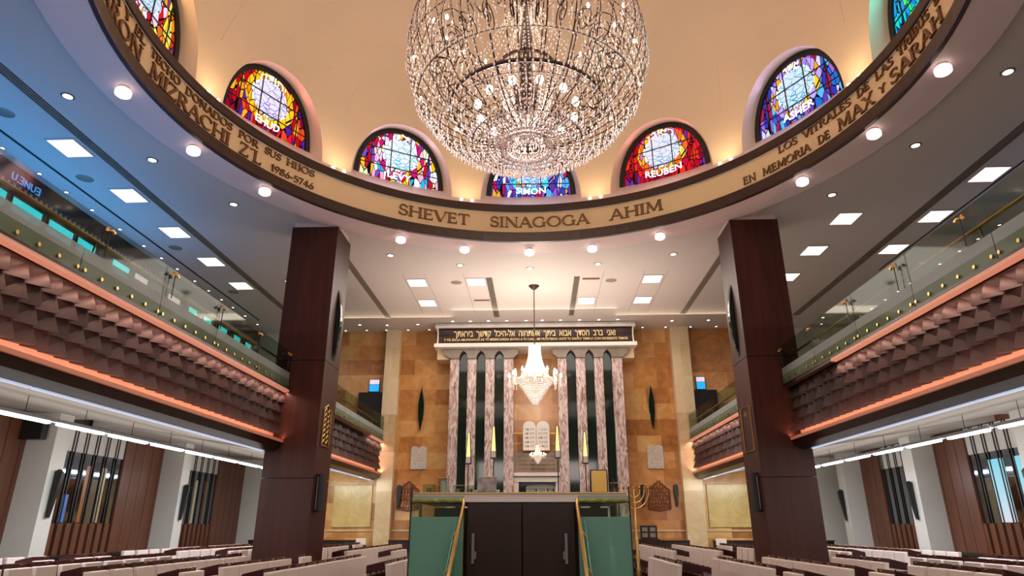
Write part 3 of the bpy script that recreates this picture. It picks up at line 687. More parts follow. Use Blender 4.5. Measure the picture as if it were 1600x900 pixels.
for i, (x, y) in enumerate(((-6.9, 6.9), (-7.05, 9.3), (-6.76, 11.2), (-6.0, 12.95), (-3.45, 15.7), (-1.83, 16.42), (-.06, 16.68), (1.66, 16.5), (3.37, 15.76), (6.0, 12.97), (6.68, 11.13), (6.92, 9.25), (6.9, 7.0))):
    t = thing('ring_downlight_lamp', 'large frosted glass lamp under the pink ring, %s going round from the left edge' % (['first'] + ORD[1:])[i], 'ceiling light', (x, y, RZ - .12), 'frosted lamps round the ring')
    MB().lathe([(.09, 0), (.1, -.015), (.1, -.05), (.07, -.05)], (x, y, RZ), 20).build('collar', M['whitestone'], t, True)
    MB().lathe([(.12, -.05), (.135, -.08), (.13, -.15), (.09, -.18), (0, -.19)], (x, y, RZ), 20).build('glass', M['globe'], t, True)
def small_spot(x, y, label, r=.085, grp='small round downlights'):
    t = thing('downlight', label, 'ceiling light', (x, y, ZC - .02), grp)
    MB().lathe([(r * .8, -.012), (r, -.012), (r * 1.2, 0)], (x, y, ZC), 16).build('rim', M['spotring'], t, True)
    MB().lathe([(0, -.008), (r * .85, -.008)], (x, y, ZC), 16).build('lens', M['spot'], t)
for i, (x, y) in enumerate(((-8.35, 9.66), (-8.04, 11.88), (-7.2, 13.96), (-4.08, 17.28), (-2.15, 18.1), (-.07, 18.44), (1.96, 18.16), (4.07, 17.51), (7.12, 14.04), (7.94, 11.94), (8.28, 9.64))):
    small_spot(x, y, 'small round downlight outside the pink ring, %s going round from the left' % (['first'] + ORD[1:])[i], .1)
for i, y in enumerate((11.29, 12.34, 13.2, 14.12, 15.24, 16.33, 17.21, 18.07, 19.12, 20.03, 20.94, 21.8, 22.8, 23.9)):
    small_spot(-10.87 + .013 * i, y, 'tiny downlight along the left gallery wall, %s to the camera' % ORD[i], .05)
for i, y in enumerate((15.88, 16.76, 17.6, 18.57, 20.2, 21.0, 21.85, 22.84, 23.75)):
    small_spot(12.15, y, 'tiny downlight along the right gallery wall, %s to the camera' % ORD[i], .05)
small_spot(10.84, 23.86, 'round downlight near the far end over the right gallery', .07); small_spot(11.12, 24.7, 'tiny downlight at the far right corner of the ceiling', .05)
for i, x in enumerate((-3.09, -2.41, -1.72, -1.02, -.29, .32, 1.02, 1.73, 2.47, 3.18)):
    small_spot(x, 23.78, 'small downlight in the row before the lettered cornice, %s from the left' % (['first'] + ORD[1:])[i], .075)
for i, x in enumerate((-7.52, -6.67, -5.88, -5.01, -4.16, 4.27, 5.17, 6.14, 7.14)):
    small_spot(x, 24.88, 'tiny downlight close to the golden rear wall, %s from the left' % (['first'] + ORD[1:])[i], .055)
for x, y, s_ in ((-6.75, 24.1, 'beyond the left column, left one of three'), (-5.7, 24.2, 'beyond the left column, middle one of three'), (-5.04 + .55, 24.15, 'beyond the left column, right one of three'), (5.26, 24.05, 'beyond the right column, left one of two'), (6.63, 24.02, 'beyond the right column, right one of two')):
    small_spot(x, y, 'round downlight ' + s_, .07)
# uplights on the sill between the windows
for k in range(-3, 3):
    th = R(30 * k + 15)
    for e, q in ((-.022, 'left'), (.022, 'right')):
        a = th + e; r = 6.84; x, y = r * sin(a), CY + r * cos(a)
        tag(MB().lathe([(.035, 0), (.045, .03), (.03, .05), (0, .055)], (x, y, 10.06), 12).build('sill_uplight', M['spot'], smooth=True),
            '%s lamp of the pair on the ring sill, %s pier going round from the left' % (q, (['first'] + ORD[1:])[k + 3]), 'uplight', 'sill uplights')
    r = 6.45; light('sill_uplight_beam', 'SPOT', (r * sin(th), CY + r * cos(th), 9.98), 34, (1, .72, .42), rot=(R(180 - 28), 0, -th), size=.06, spot=R(115), blend=1.0)

# lower aisle tube lights
for sd, X in ((-1, -7.9), (1, 8.08)):
    nm = 'left' if sd < 0 else 'right'; ys = [7.85 + 1.42 * i for i in range(11)] if sd < 0 else [7.5 + 1.5 * i for i in range(10)]
    for i, y in enumerate(ys):
        t = thing('suspended_tube_light', 'suspended white tube light under the %s gallery, %s to the camera' % (nm, ORD[i]), 'tube light', (X, y + .67, 3.15), 'suspended tube lights')
        MB().box(X - .06, X + .06, y, y + 1.4, 3.22, 3.27).build('housing', M['tubehouse'], t)
        MB().box(X - .045, X + .045, y + .05, y + 1.25, 3.175, 3.22).build('tube', M['tube'], t, bevel=.01)
        zc = 3.27 + (abs(X) - 6.25) / 4.05 * .66
        MB().tube([(X, y + .7, 3.27), (X, y + .7, zc)], .006, 5).build('hanger', M['black'], t)
    light('aisle_tube_light', 'AREA', (X, 15, 3.14), 420, (.92, .95, 1.0), size=.1, size_y=15)
    light('aisle_tube_light', 'AREA', (X + sd * .2, 15, 2.3), 130, (1, .95, .9), rot=(R(180), 0, 0), size=3.2, size_y=15)
    light('aisle_tube_light', 'AREA', (sd * 7.1, 22.9, 3.05), 34, (1, .96, .8), rot=(R(62), 0, 0), size=2.4, size_y=.3)
    light('aisle_tube_light', 'AREA', (X, 15, 3.2), 190, (.97, .96, 1.0), rot=(0, R(-90 * sd), 0), size=.1, size_y=15)

# ------------------------------------------------------------------ stained glass windows of the dome
def sg_mat(name, pal, ring, med, line, es=1.25, sc=(9, 1, 3.4), top=None):
    m = bpy.data.materials.new(name); m.use_nodes = True; nt = m.node_tree; nt.nodes.clear(); N = nt.nodes.new; L = nt.links.new
    out = N('ShaderNodeOutputMaterial'); em = N('ShaderNodeEmission'); em.inputs[1].default_value = es; L(em.outputs[0], out.inputs[0])
    tc = N('ShaderNodeTexCoord'); mp = N('ShaderNodeMapping'); mp.inputs['Scale'].default_value = sc; mp.inputs['Rotation'].default_value = (0, R(14), 0)
    L(tc.outputs['Object'], mp.inputs[0])
    v = N('ShaderNodeTexVoronoi'); v.inputs['Scale'].default_value = 1; L(mp.outputs[0], v.inputs['Vector'])
    ve = N('ShaderNodeTexVoronoi'); ve.feature = 'DISTANCE_TO_EDGE'; ve.inputs['Scale'].default_value = 1; L(mp.outputs[0], ve.inputs['Vector'])
    sp = N('ShaderNodeSeparateColor'); L(v.outputs['Color'], sp.inputs[0])
    def ramp(cols, src):
        r = N('ShaderNodeValToRGB'); r.color_ramp.interpolation = 'CONSTANT'; e = r.color_ramp.elements; n_ = len(cols)
        e[0].color = lin(cols[0]); e[0].position = 0; e[1].color = lin(cols[-1]); e[1].position = (n_ - 1) / n_
        for i, c in enumerate(cols[1:-1]): k = e.new((i + 1) / n_); k.color = lin(c)
        L(src, r.inputs[0]); return r
    r1 = ramp(pal, sp.outputs[0]); r2 = ramp(ring, sp.outputs[1]); r3 = ramp(med, sp.outputs[2])
    ds = N('ShaderNodeVectorMath'); ds.operation = 'DISTANCE'; ds.inputs[1].default_value = (0, 0, .86)
    nz = N('ShaderNodeTexNoise'); nz.inputs['Scale'].default_value = 2.5; L(tc.outputs['Object'], nz.inputs['Vector'])
    mp2 = N('ShaderNodeMapping'); mp2.inputs['Scale'].default_value = (1, 0, 1); L(tc.outputs['Object'], mp2.inputs[0]); L(mp2.outputs[0], ds.inputs[0])
    dn = N('ShaderNodeMath'); dn.operation = 'MULTIPLY_ADD'; dn.inputs[1].default_value = .16; L(nz.outputs[0], dn.inputs[0]); L(ds.outputs['Value'], dn.inputs[2])
    def step(src, val, op='LESS_THAN'): q = N('ShaderNodeMath'); q.operation = op; q.inputs[1].default_value = val; L(src, q.inputs[0]); return q
    def mix(f, a, b):
        q = N('ShaderNodeMix'); q.data_type = 'RGBA'; L(f, q.inputs[0])
        for s_, p in ((a, 6), (b, 7)):
            if isinstance(s_, tuple): q.inputs[p].default_value = s_
            else: L(s_, q.inputs[p])
        return q
    a = mix(step(dn.outputs[0], .78).outputs[0], r1.outputs[0], r2.outputs[0])
    a = mix(step(dn.outputs[0], .60).outputs[0], a.outputs[2], r3.outputs[0])
    # lead lines: black outside, thin tinted drawing lines inside the medallion
    edge = step(ve.outputs['Distance'], .05); a = mix(edge.outputs[0], a.outputs[2], (0.004, .003, .01, 1))
    v2 = N('ShaderNodeTexVoronoi'); v2.feature = 'DISTANCE_TO_EDGE'; v2.inputs['Scale'].default_value = 4.5
    mp3 = N('ShaderNodeMapping'); mp3.inputs['Scale'].default_value = (1, 0, 1.3); L(tc.outputs['Object'], mp3.inputs[0]); L(mp3.outputs[0], v2.inputs['Vector'])
    e2 = step(v2.outputs['Distance'], .035); inner = mix(e2.outputs[0], tuple(v * .78 for v in lin(med[0])[:3]) + (1,), lin(line))
    a = mix(step(dn.outputs[0], .55).outputs[0], a.outputs[2], inner.outputs[2])
    L(a.outputs[2], em.inputs[0]); return m
PW_ = dict
WIN = {
 -3: (['ffd838', 'e88820', 'b8381c', 'f6e060', 'd06a28', '7a3a60'], ['e8a030', 'd01828', 'f0c8e0'], ['f4e8f8', 'c8e4f4'], '58b8d8', '', 'AR', 'stained glass window in yellow and orange at the top left corner'),
 -2: (['b80c18', 'd81822', '7a0a30', 'e04820', 'f0a820', '502090', '8c0c1c'], ['f6b818', 'f8d030', 'e88818', 'f6c020'], ['f8f0ff', 'ead8f4', 'f0e8fc'], '8a78c8', '\u05d4\u05d3\u05d5\u05d4\u05d9', 'EHUD', 'red and gold stained glass window with a white medallion, left of the ring'),
 -1: (['c01028', '2cb0e0', 'f0c020', 'f4f4ff', '8048b0', 'f0a8c8', 'e0e8b0'], ['f0c8e8', 'f8b828', 'f4f0ff', 'c0186c'], ['fcfcff', 'f4ecfc'], '38b8d8', '\u05d9\u05d5\u05dc', 'LEVY', 'multicoloured stained glass window with bright white centre, left of the chandelier'),
 0: (['3040b0', '8858c8', 'c01050', '58a8f0', 'e8e0ff', '6030a0', 'f0a030'], ['60b8f0', '9070d8', 'f09030', '48d0e0'], ['d8f0ff', 'f4f4ff', 'a8e0f4'], '4888e0', '', 'SIMON', 'blue and violet stained glass window directly under the big chandelier'),
 1: (['b00c18', 'd81420', '8c0828', 'e03018', 'c01030', '702880'], ['f8b020', 'f0d030', 'c868b8', 'e86820'], ['f8f0fc', 'e8d8f0', 'd8f0f8'], '70a8d0', '\u05df\u05d1\u05d5\u05d0\u05e8', 'REUBEN', 'deep red stained glass window with a gold ring, right of the chandelier'),
 2: (['3038a8', '6838a8', '9860c8', '2868c8', 'a02048', '58b0e8', 'd8c8f4'], ['f0a020', 'f8c830', 'a080e0', 'b8a0e8'], ['e0f4ff', 'c0ecf8', 'f4faff'], '3898c8', '\u05e8\u05e9\u05d0', 'ASHER', 'violet and blue stained glass window with gold arcs, right of the ring'),
 3: (['18b8d8', '28d878', '18d0c8', '2890d8', '50e060', '2048a8'], ['18c8d8', '48e088', '2080d0'], ['80f0f0', 'b0f8e8'], '2060b0', '', '', 'green and cyan stained glass window at the top right corner'),
}
for k, (pal, ring, med, line, heb, lat, lab) in WIN.items():
    th = R(30 * k); base = (PA * sin(th), CY + PA * cos(th), WB)
    t = thing('stained_glass_window', lab, 'stained glass window', base); t.rotation_euler = (0, 0, -th)
    def loc(mb, name, m_, sm=False):
        me = bpy.data.meshes.new(name); me.from_pydata(mb.v, [], mb.f); me.update(); me.materials.append(m_)
        o = bpy.data.objects.new(name, me); COL.objects.link(o); o.parent = t; return o
    sgm = sg_mat('stained_glass_%d' % (k + 4), pal, ring, med, line)
    arch = [sup(pi * i / 40, PW - .06, PH - .06) for i in range(41)]
    loc(MB().prism(arch, 0, .02, lambda u, v, w_: (u, w_, v + .02)), 'stained_pane', sgm)
    mb = MB(); o_ = [sup(pi * i / 40, PW + .04, PH + .04) for i in range(41)]; i_ = [sup(pi * i / 40, PW - .11, PH - .13) for i in range(41)]
    for i in range(40): mb.prism([o_[i], o_[i + 1], i_[i + 1], i_[i]], -.05, .02)
    loc(mb, 'arched_frame', M['black'])
    mb = MB()
    def zt(x): return PH * max(0, 1 - abs(x / PW) ** 2.15) ** (1 / 2.15) - .05
    for x in (-.82, -.27, .28, .83): mb.box(x - .012, x + .012, -.02, 0, 0, zt(x))
    for z in (.42, .95):
        xx = PW * (1 - (z / PH) ** 2.15) ** (1 / 2.15) - .05; mb.box(-xx, xx, -.02, 0, z - .011, z + .011)
    loc(mb, 'lead_bars', M['black'])
    if lat:
        x0 = -.1 if k != -1 else 0
        loc(text_mb(lat, .27, lambda a, b, c: (a, -.03 + c, .08 + b + .06 * (a / .5) ** 2), width=.17 * len(lat), depth=.012, bold=.003), 'latin_lettering', M['lit_letter'] if 'lit_letter' in M else M.setdefault('lit_letter', mat('lit_white_glass_letter', (255, 255, 255), .5, emit=(250, 248, 255), es=1.3)))
    if heb:
        loc(text_mb(heb, .24, lambda a, b, c: (a, -.03 + c, 1.36 + b - .25 * (a / .5) ** 2), width=.15 * len(heb), depth=.012), 'hebrew_lettering', M['lit_letter'])
    # daylight coming in through the coloured glass
    cc = {-3: (1, .6, .2), -2: (1, .35, .35), -1: (.9, .7, 1), 0: (.5, .5, 1), 1: (1, .35, .3), 2: (.6, .5, 1), 3: (.1, 1, .85)}[k]
    light('window_daylight', 'AREA', (base[0] - .12 * sin(th), base[1] - .12 * cos(th), WB + .8), 14 if k != 3 else 30, cc, rot=(R(90), 0, pi - th), size=1.6, size_y=1.0)
m_near = bpy.data.materials.new('stained_glass_aisle'); m_near.use_nodes = True; nt = m_near.node_tree; nt.nodes.clear(); N = nt.nodes.new; L = nt.links.new
o_ = N('ShaderNodeOutputMaterial'); em = N('ShaderNodeEmission'); em.inputs[1].default_value = .95; L(em.outputs[0], o_.inputs[0])
tc = N('ShaderNodeTexCoord'); sp = N('ShaderNodeSeparateXYZ'); L(tc.outputs['Object'], sp.inputs[0])
r1 = N('ShaderNodeValToRGB'); e = r1.color_ramp.elements; e[0].position = .0; e[0].color = lin('e8e4f0'); e[1].position = 1; e[1].color = lin('8cdcf0'); k = e.new(.35); k.color = lin('c4e8f4')
ma = N('ShaderNodeMapRange'); ma.inputs['From Min'].default_value = 1.6; ma.inputs['From Max'].default_value = 3.1; L(sp.outputs['Z'], ma.inputs['Value']); L(ma.outputs[0], r1.inputs[0])
v = N('ShaderNodeTexVoronoi'); v.inputs['Scale'].default_value = 2.3; v.inputs['Randomness'].default_value = .5; L(tc.outputs['Object'], v.inputs['Vector'])
st_ = N('ShaderNodeMath'); st_.operation = 'LESS_THAN'; st_.inputs[1].default_value = .32; L(v.outputs['Distance'], st_.inputs[0])
mx = N('ShaderNodeMix'); mx.data_type = 'RGBA'; L(st_.outputs[0], mx.inputs[0]); L(r1.outputs[0], mx.inputs[6]); mx.inputs[7].default_value = lin('e8784c'); L(mx.outputs[2], em.inputs[0])
for o in list(bpy.data.objects):
    if o.get('_sg'): o.data.materials.append(m_near); del o['_sg']

# ------------------------------------------------------------------ big chandelier
ZCH = 9.25
ch = thing('crystal_chandelier', 'huge basket shaped crystal chandelier with dark bronze ribs hanging in the dome', 'chandelier', (0, CY, ZCH))
def pol(r, a, z): return (r * cos(a), CY + r * sin(a), ZCH + z)
def spl(pts, n=6):
    out = []
    for i in range(len(pts) - 1):
        p0 = pts[max(0, i - 1)]; p1 = pts[i]; p2 = pts[i + 1]; p3 = pts[min(len(pts) - 1, i + 2)]
        for j in range(n):
            t = j / n; out.append(tuple(.5 * ((2 * p1[k]) + (p2[k] - p0[k]) * t + (2 * p0[k] - 5 * p1[k] + 4 * p2[k] - p3[k]) * t * t + (3 * p1[k] - p0[k] - 3 * p2[k] + p3[k]) * t ** 3) for k in range(len(p1))))
    out.append(tuple(pts[-1])); return out
outer = spl([(.35, -1.62), (.9, -1.58), (1.45, -1.3), (1.85, -.8), (2.06, -.2), (2.05, .45), (1.9, 1.0), (1.78, 1.35)], 5)
inner = spl([(.12, -1.35), (.5, -1.3), (.95, -1.12), (1.3, -.95), (1.55, -.5), (1.7, .1), (1.62, .6), (1.35, .85), (1.1, .6), (1.2, .3), (1.38, .35)], 4)
NR = 44; cr_ = MB(); rr = random.Random(3)
def crystals(pts, a, step=1, r=.013, h=.026, hang=0.5):
    for j, (rad, z) in enumerate(pts):
        if j % step: continue
        x, y, zz = pol(rad, a, z); cr_.octa((x + rr.uniform(-.01, .01), y + rr.uniform(-.01, .01), zz - .03), r, h)
        if rr.random() < hang: cr_.octa((x, y, zz - .11), r * 1.15, h * 1.5)
for i in range(NR):
    a = 2 * pi * i / NR
    MB().tube([pol(r, a, z) for r, z in outer], .0105, 4, False).build('outer_rib', M['wire'], ch)
    crystals(outer, a, 1, .016, .03, .8); crystals(outer, a + pi / NR, 1, .016, .032, .8)
for i in range(NR):
    a = 2 * pi * (i + .5) / NR
    if i % 2 == 0: MB().tube([pol(r, a, z) for r, z in inner], .0125, 4, False).build('inner_scroll', M['wire'], ch)
    crystals(inner, a, 2, .016, .03, .5)
for i in range(24):
    a = 2 * pi * (i + .5) / 24; sp_ = [(1.52 + (.05 + .2 * q / 20) * cos(q * .5), -.15 + (.05 + .2 * q / 20) * sin(q * .5)) for q in range(21)]
    MB().tube([pol(r, a, z) for r, z in sp_], .010, 4, False).build('curl', M['wire'], ch)
for r, z, tk in ((1.3, -.95, .035), (2.06, -.1, .008), (1.86, -.8, .008), (1.46, -1.3, .008), (.92, -1.58, .01), (.35, -1.62, .02), (1.95, .8, .008), (.5, -.1, .03)):
    MB().tube([pol(r, 2 * pi * j / 72, z) for j in range(73)], tk, 6, False).build('hoop', M['wire'], ch)
for i in range(8):
    a = 2 * pi * i / 8; MB().tube([pol(.1, a, -.6), pol(.7, a, -.85), pol(1.3, a, -.95)], .015, 5).build('spoke', M['wire'], ch)
MB().lathe([(0, -1.0), (.14, -.95), (.2, -.7), (.12, -.4), (.1, 1.2), (.16, 1.6), (.06, 1.9), (.03, 7.2)], (0, CY, ZCH), 20).build('stem', M['wire'], ch, True)
MB().lathe([(.03, 7.05), (.3, 7.1), (.34, 7.25)], (0, CY, ZCH), 20).build('ceiling_rose', M['wire'], ch, True)
for r0, z0, r1, z1, n_ in ((.16, 1.5, .75, .2, 26), (.16, .9, .55, -.35, 22), (.5, -.1, .12, -1.3, 22), (.92, -1.55, .2, -1.72, 30), (.36, -1.0, .5, -.2, 20)):   # bead swags
    for i in range(n_):
        a = 2 * pi * i / n_
        for j in range(16):
            t = j / 15; rad = r0 + (r1 - r0) * t; z = z0 + (z1 - z0) * t - .18 * sin(pi * t) * .5
            cr_.octa(pol(rad, a, z), .012, .026)
for r, z, n_ in ((2.1, -.18, 150), (1.92, -.84, 140), (1.5, -1.36, 120), (.98, -1.64, 90), (2.1, .25, 120), (1.3, -1.0, 110), (.4, -1.7, 40)):
    for i in range(n_):
        a = 2 * pi * i / n_; cr_.octa(pol(r, a, z), .014, .042)
tag(cr_.build('crystal_drops', M['crystal'], ch), kind='stuff')
NB = 12
for i in range(NB):
    a = 2 * pi * (i + .5) / NB; x, y, z = pol(.85, a, -.95)
    b = MB().lathe([(0, -.09), (.045, -.07), (.062, -.01), (.05, .045), (.02, .075), (0, .085)], (x, y, z), 10).build('bulb', M['bulb'], ch, True)
for i in range(22):
    a = 2 * pi * (i + .25) / 22; x, y, z = pol(1.8, a, 1.38)
    b = MB().lathe([(0, -.05), (.022, -.04), (.028, 0), (.012, .05), (0, .07)], (x, y, z), 8).build('candle_bulb', M['bulb'], ch, True)
    if i % 2 == 0:
        x, y, z = pol(1.98, a, -.35); MB().lathe([(0, -.04), (.022, -.03), (.026, 0), (.012, .04), (0, .05)], (x, y, z), 8).build('candle_bulb', M['bulb'], ch, True)
for sx in (-1, 1): pass

# ------------------------------------------------------------------ small chandelier before the ark
def crystal_lamp(name, label, cat, c, s_, rod_top):
    t = thing(name, label, cat, c); X, Y, Z = c; mb = MB()
    P = lambda r, a, z: (X + r * s_ * cos(a), Y + r * s_ * sin(a), Z + z * s_)
    n_ = 34
    for i in range(n_):
        a = 2 * pi * i / n_
        for j in range(26):
            t_ = j / 25; r = .17 + .32 * t_ ** 2.2; mb.octa(P(r, a, 1.05 - 1.05 * t_), .024 * s_, .036 * s_)
    m1 = mb.build('upper_crystal_strands', M['crystal_lit'], t); tag(m1, kind='stuff')
    mb = MB(); r = .56; z = -.02
    for k in range(14):
        m_ = max(9, int(56 * r / .56))
        for i in range(m_): mb.octa(P(r, 2 * pi * (i + .5 * (k % 2)) / m_, z), .028 * s_, .05 * s_)
        r -= .038; z -= .058
    tag(mb.build('tiered_crystal_basket', M['crystal_lit'], t), kind='stuff')
    MB().lathe([(.03 * s_, 1.1 * s_), (.17 * s_, 1.06 * s_), (.17 * s_, 1.02 * s_)], (X, Y, Z), 20).build('crown', M['brass'], t, True)
    MB().lathe([(.5 * s_, .03 * s_), (.57 * s_, .0), (.5 * s_, -.03 * s_)], (X, Y, Z), 28).build('hoop', M['brass'], t, True)
    for i in range(20):
        a = 2 * pi * i / 20
        P = (lambda r, a, z, k=.8 + .2 * (1 - i % 2) : (X + r * s_ * k * cos(a), Y + r * s_ * k * sin(a), Z + z * s_ + (.1 * s_ if k < 1 else 0)))
        arm = MB().tube([P(.5, a, 0), P(.66, a, -.06), P(.79, a, -.02), P(.8, a, .06)], .012 * s_, 5).build('arm', M['brass'], t)
        x, y, z = P(.8, a, .13)
        MB().lathe([(0, -.07 * s_), (.025 * s_, -.06 * s_), (.036 * s_, 0), (.016 * s_, .06 * s_), (0, .09 * s_)], (x, y, z), 8).build('candle_bulb', M['bulb'], arm, True)
        q = MB()
        for j in range(5): q.octa(P(.8, a + .05, .02 - j * .055), .016 * s_, .028 * s_)
        for j in range(5): q.octa(P(.78, a - .07, .0 - j * .05), .016 * s_, .028 * s_)
        q.build('drop', M['crystal_lit'], arm)
    if rod_top:
        MB().tube([(X, Y, Z + 1.05 * s_), (X, Y, rod_top)], .018 if s_ > .5 else .006, 6).build('rod', M['wire'], t)
        if s_ > .5: MB().lathe([(.03, -.14), (.06, -.12), (.16, -.03), (.18, 0)], (X, Y, rod_top), 24).build('ceiling_rose', M['wire'], t, True)
    return t
crystal_lamp('small_chandelier', 'glowing white crystal chandelier on a long rod before the ark', 'chandelier', (.04, 20.02, 5.86), 1.0, ZC)
el = crystal_lamp('eternal_light', 'tiny bright crystal lamp hanging just below the stone tablets', 'hanging lamp', (.09, 24.2, 3.98), .35, None)
MB().tube([(.09, 24.71, 4.3), (.09, 24.2, 4.42), (.09, 24.2, 4.3)], .01, 5).build('bracket', M['gold'], el)

# ------------------------------------------------------------------ the ark
ark = thing('torah_ark', 'tall ark front of pink veined marble pilasters with dark glass between them', 'ark', (0, 24.6, 0))
YA = 24.3
PX = [(-3.2, -2.86), (-2.53, -2.2), (-1.85, -1.51), (-1.15, -.79), (.88, 1.22), (1.57, 1.92), (2.26, 2.59), (2.93, 3.32)]
for i, (a, b) in enumerate(PX):
    MB().box(a, b, YA, YW, 0, 7.6).build('pilaster', M['marble'], ark, bevel=.01)
for i in (0, 1, 2, 4, 5, 6):
    a, b = PX[i][1], PX[i + 1][0]
    MB().box(a, b, YA + .16, YA + .2, 0, 7.85).build('dark_glass_panel', M['blackglass'], ark)
def header(x0, x1, idx):
    edges = []; top = 7.98; bot = 7.6
    pts = [(x0, top), (x0, bot + .16), (PX[idx[0]][0], bot)]
    for k in range(3):
        a, b = PX[idx[k]][1], PX[idx[k + 1]][0]; m_ = (a + b) / 2
        pts += [(a, bot), (a + .02, bot + .12), (m_ - .09, bot + .22), (m_, bot + .3), (m_ + .09, bot + .22), (b - .02, bot + .12), (b, bot)]
    pts += [(PX[idx[3]][1], bot), (x1, bot + .16), (x1, top)]
    MB().prism(pts, YA - .1, YA + .12).build('gothic_header', M['greystone'], ark)
header(-3.45, -.62, (0, 1, 2, 3)); header(.7, 3.55, (4, 5, 6, 7))
MB().box(-3.8, 3.88, YA - .35, YW, 7.98, 8.13).build('shelf', M['whitestone'], ark, bevel=.015)
MB().box(3.3, 3.8, YA + .1, YW, 7.6, 7.98).build('side_bracket', M['pier'], ark); MB().box(-3.72, -3.25, YA + .1, YW, 7.6, 7.98).build('side_bracket', M['pier'], ark)
# hollow curved sign with pale cornice
sg = thing('ark_sign', 'dark curved sign with gold Hebrew and Spanish lines over the ark', 'sign', (0, 24.4, 8.13))
prof = [(-.30, 8.14), (-.24, 8.2), (-.2, 8.3), (-.19, 8.42), (-.21, 8.54), (-.27, 8.66), (-.34, 8.72)]
def curve_y(z):
    for i in range(len(prof) - 1):
        if prof[i][1] <= z <= prof[i + 1][1]: f = (z - prof[i][1]) / (prof[i + 1][1] - prof[i][1]); return YA + prof[i][0] + f * (prof[i + 1][0] - prof[i][0])
    return YA - .25
mb = MB(); pr = [(YA + a, z) for a, z in prof] + [(YA + .4, 8.72), (YA + .4, 8.14)]
mb.prism(pr, -3.66, 3.74, lambda u, v, w_: (w_, u, v)); mb.build('curved_board', M['darkwood'], sg)
for x, w_ in ((-3.7, .05), (3.73, .05)):
    mb = MB(); mb.prism([(YA + a - .02, z) for a, z in prof] + [(YA + .42, 8.72), (YA + .42, 8.14)], x, x + w_, lambda u, v, w2: (w2, u, v)); mb.build('end_piece', M['whitestone'], sg)
MB().prism([(YA - .36, 8.72), (YA - .42, 8.76), (YA - .42, 8.8), (YA - .34, 8.84), (YA - .3, 8.92), (YA + .4, 8.92), (YA + .4, 8.72)], -3.76, 3.84, lambda u, v, w2: (w2, u, v)).build('cornice', M['whitestone'], sg)
heb = '\u05d5\u05d0\u05e0\u05d9  \u05d1\u05e8\u05d1  \u05d7\u05e1\u05d3\u05da  \u05d0\u05d1\u05d5\u05d0  \u05d1\u05d9\u05ea\u05da  \u05d0\u05e9\u05ea\u05d7\u05d5\u05d4  \u05d0\u05dc-\u05d4\u05d9\u05db\u05dc  \u05e7\u05d3\u05e9\u05da  \u05d1\u05d9\u05e8\u05d0\u05ea\u05da'[::-1]
text_mb(heb, .32, lambda a, b, c: (.02 + a, curve_y(8.42 + b) - .012 + c, 8.42 + b), width=6.15, depth=.012, bold=.005).build('hebrew_lettering', M['goldlet'], sg)
text_mb('Y YO, EN LA ABUNDANCIA DE TU MISERICORDIA ENTRO A TU CASA; ME PROSTERNO ANTE TU SANTO TEMPLO CON REVERENTE TEMOR', .145, lambda a, b, c: (.06 + a, curve_y(8.24 + b) - .012 + c, 8.24 + b), width=7.0, depth=.012, bold=.002).build('spanish_lettering', M['goldlet'], sg)
# central bay
tb = thing('stone_tablets', 'pair of round topped white tablets with Hebrew lines above the ark door', 'tablets', (.04, 24.8, 4.2))
for i, xc in enumerate((-.21, .29)):
    w_ = .245; pts = [(xc - w_, 4.22), (xc + w_, 4.22), (xc + w_, 5.05)] + [(xc + w_ * cos(pi * j / 14), 5.05 + .25 * sin(pi * j / 14)) for j in range(1, 14)] + [(xc - w_, 5.05)]
    q = MB().prism(pts, 24.72, 24.84).build('tablet', M['whitestone'], tb, bevel=.012)
    for r_ in range(5):
        wds = ('\u05d0\u05e0\u05db\u05d9 \u05d9', '\u05dc\u05d0 \u05d9\u05d4', '\u05dc\u05d0 \u05ea\u05e9', '\u05d6\u05db\u05d5\u05e8', '\u05db\u05d1\u05d3 \u05d0') if i else ('\u05dc\u05d0 \u05ea\u05e8', '\u05dc\u05d0 \u05ea\u05e0', '\u05dc\u05d0 \u05ea\u05d2', '\u05dc\u05d0 \u05ea\u05e2', '\u05dc\u05d0 \u05ea\u05d7')
        text_mb(wds[r_][::-1], .11, lambda a, b, c: (xc + a, 24.715 + c, 4.95 - r_ * .155 + b), width=.34, depth=.008).build('hebrew_line', M['bronze'], q)
for (a, b) in ((-1.02, -.46), (.54, 1.12)):
    tag(MB().tube([(a, 24.78, 4.84), (b, 24.78, 4.84)], .035, 10).build('gold_bar', M['gold']), 'horizontal gold bar %s of the stone tablets' % ('left' if a < 0 else 'right'), 'ornament')
    mb = MB(); c_ = (a + b) / 2
    mb.tube([(a, 24.78, 4.5), (c_, 24.7, 4.44), (b, 24.78, 4.5)], .02, 8); tag(mb.build('gold_arc', M['gold'], smooth=True), 'thin curved gold bracket %s of the stone tablets' % ('left' if a < 0 else 'right'), 'ornament')
pl = MB().box(-.79, .88, 24.86, 25.0, 3.42, 4.14).build('inscribed_plaque', M['greystone'], ark)
for r_ in range(4):
    text_mb('\u05e9\u05de\u05e2 \u05d9\u05e9\u05e8\u05d0\u05dc \u05d0\u05d3\u05e0\u05d9 \u05d0\u05dc\u05d4\u05d9\u05e0\u05d5'[::-1], .12, lambda a, b, c: (.05 + a, 24.855 + c, 3.98 - r_ * .15 + b), width=1.35, depth=.008).build('hebrew_line', M['bronze'], pl)
dr = ark
MB().prism([(-.95, 3.3), (-1.0, 3.42), (1.05, 3.42), (1.0, 3.3)], 24.55, 24.95).build('lintel', M['fascia'], dr); MB().box(-.9, .98, 24.62, 24.95, 3.1, 3.28).build('lintel_band', M['whitestone'], dr)
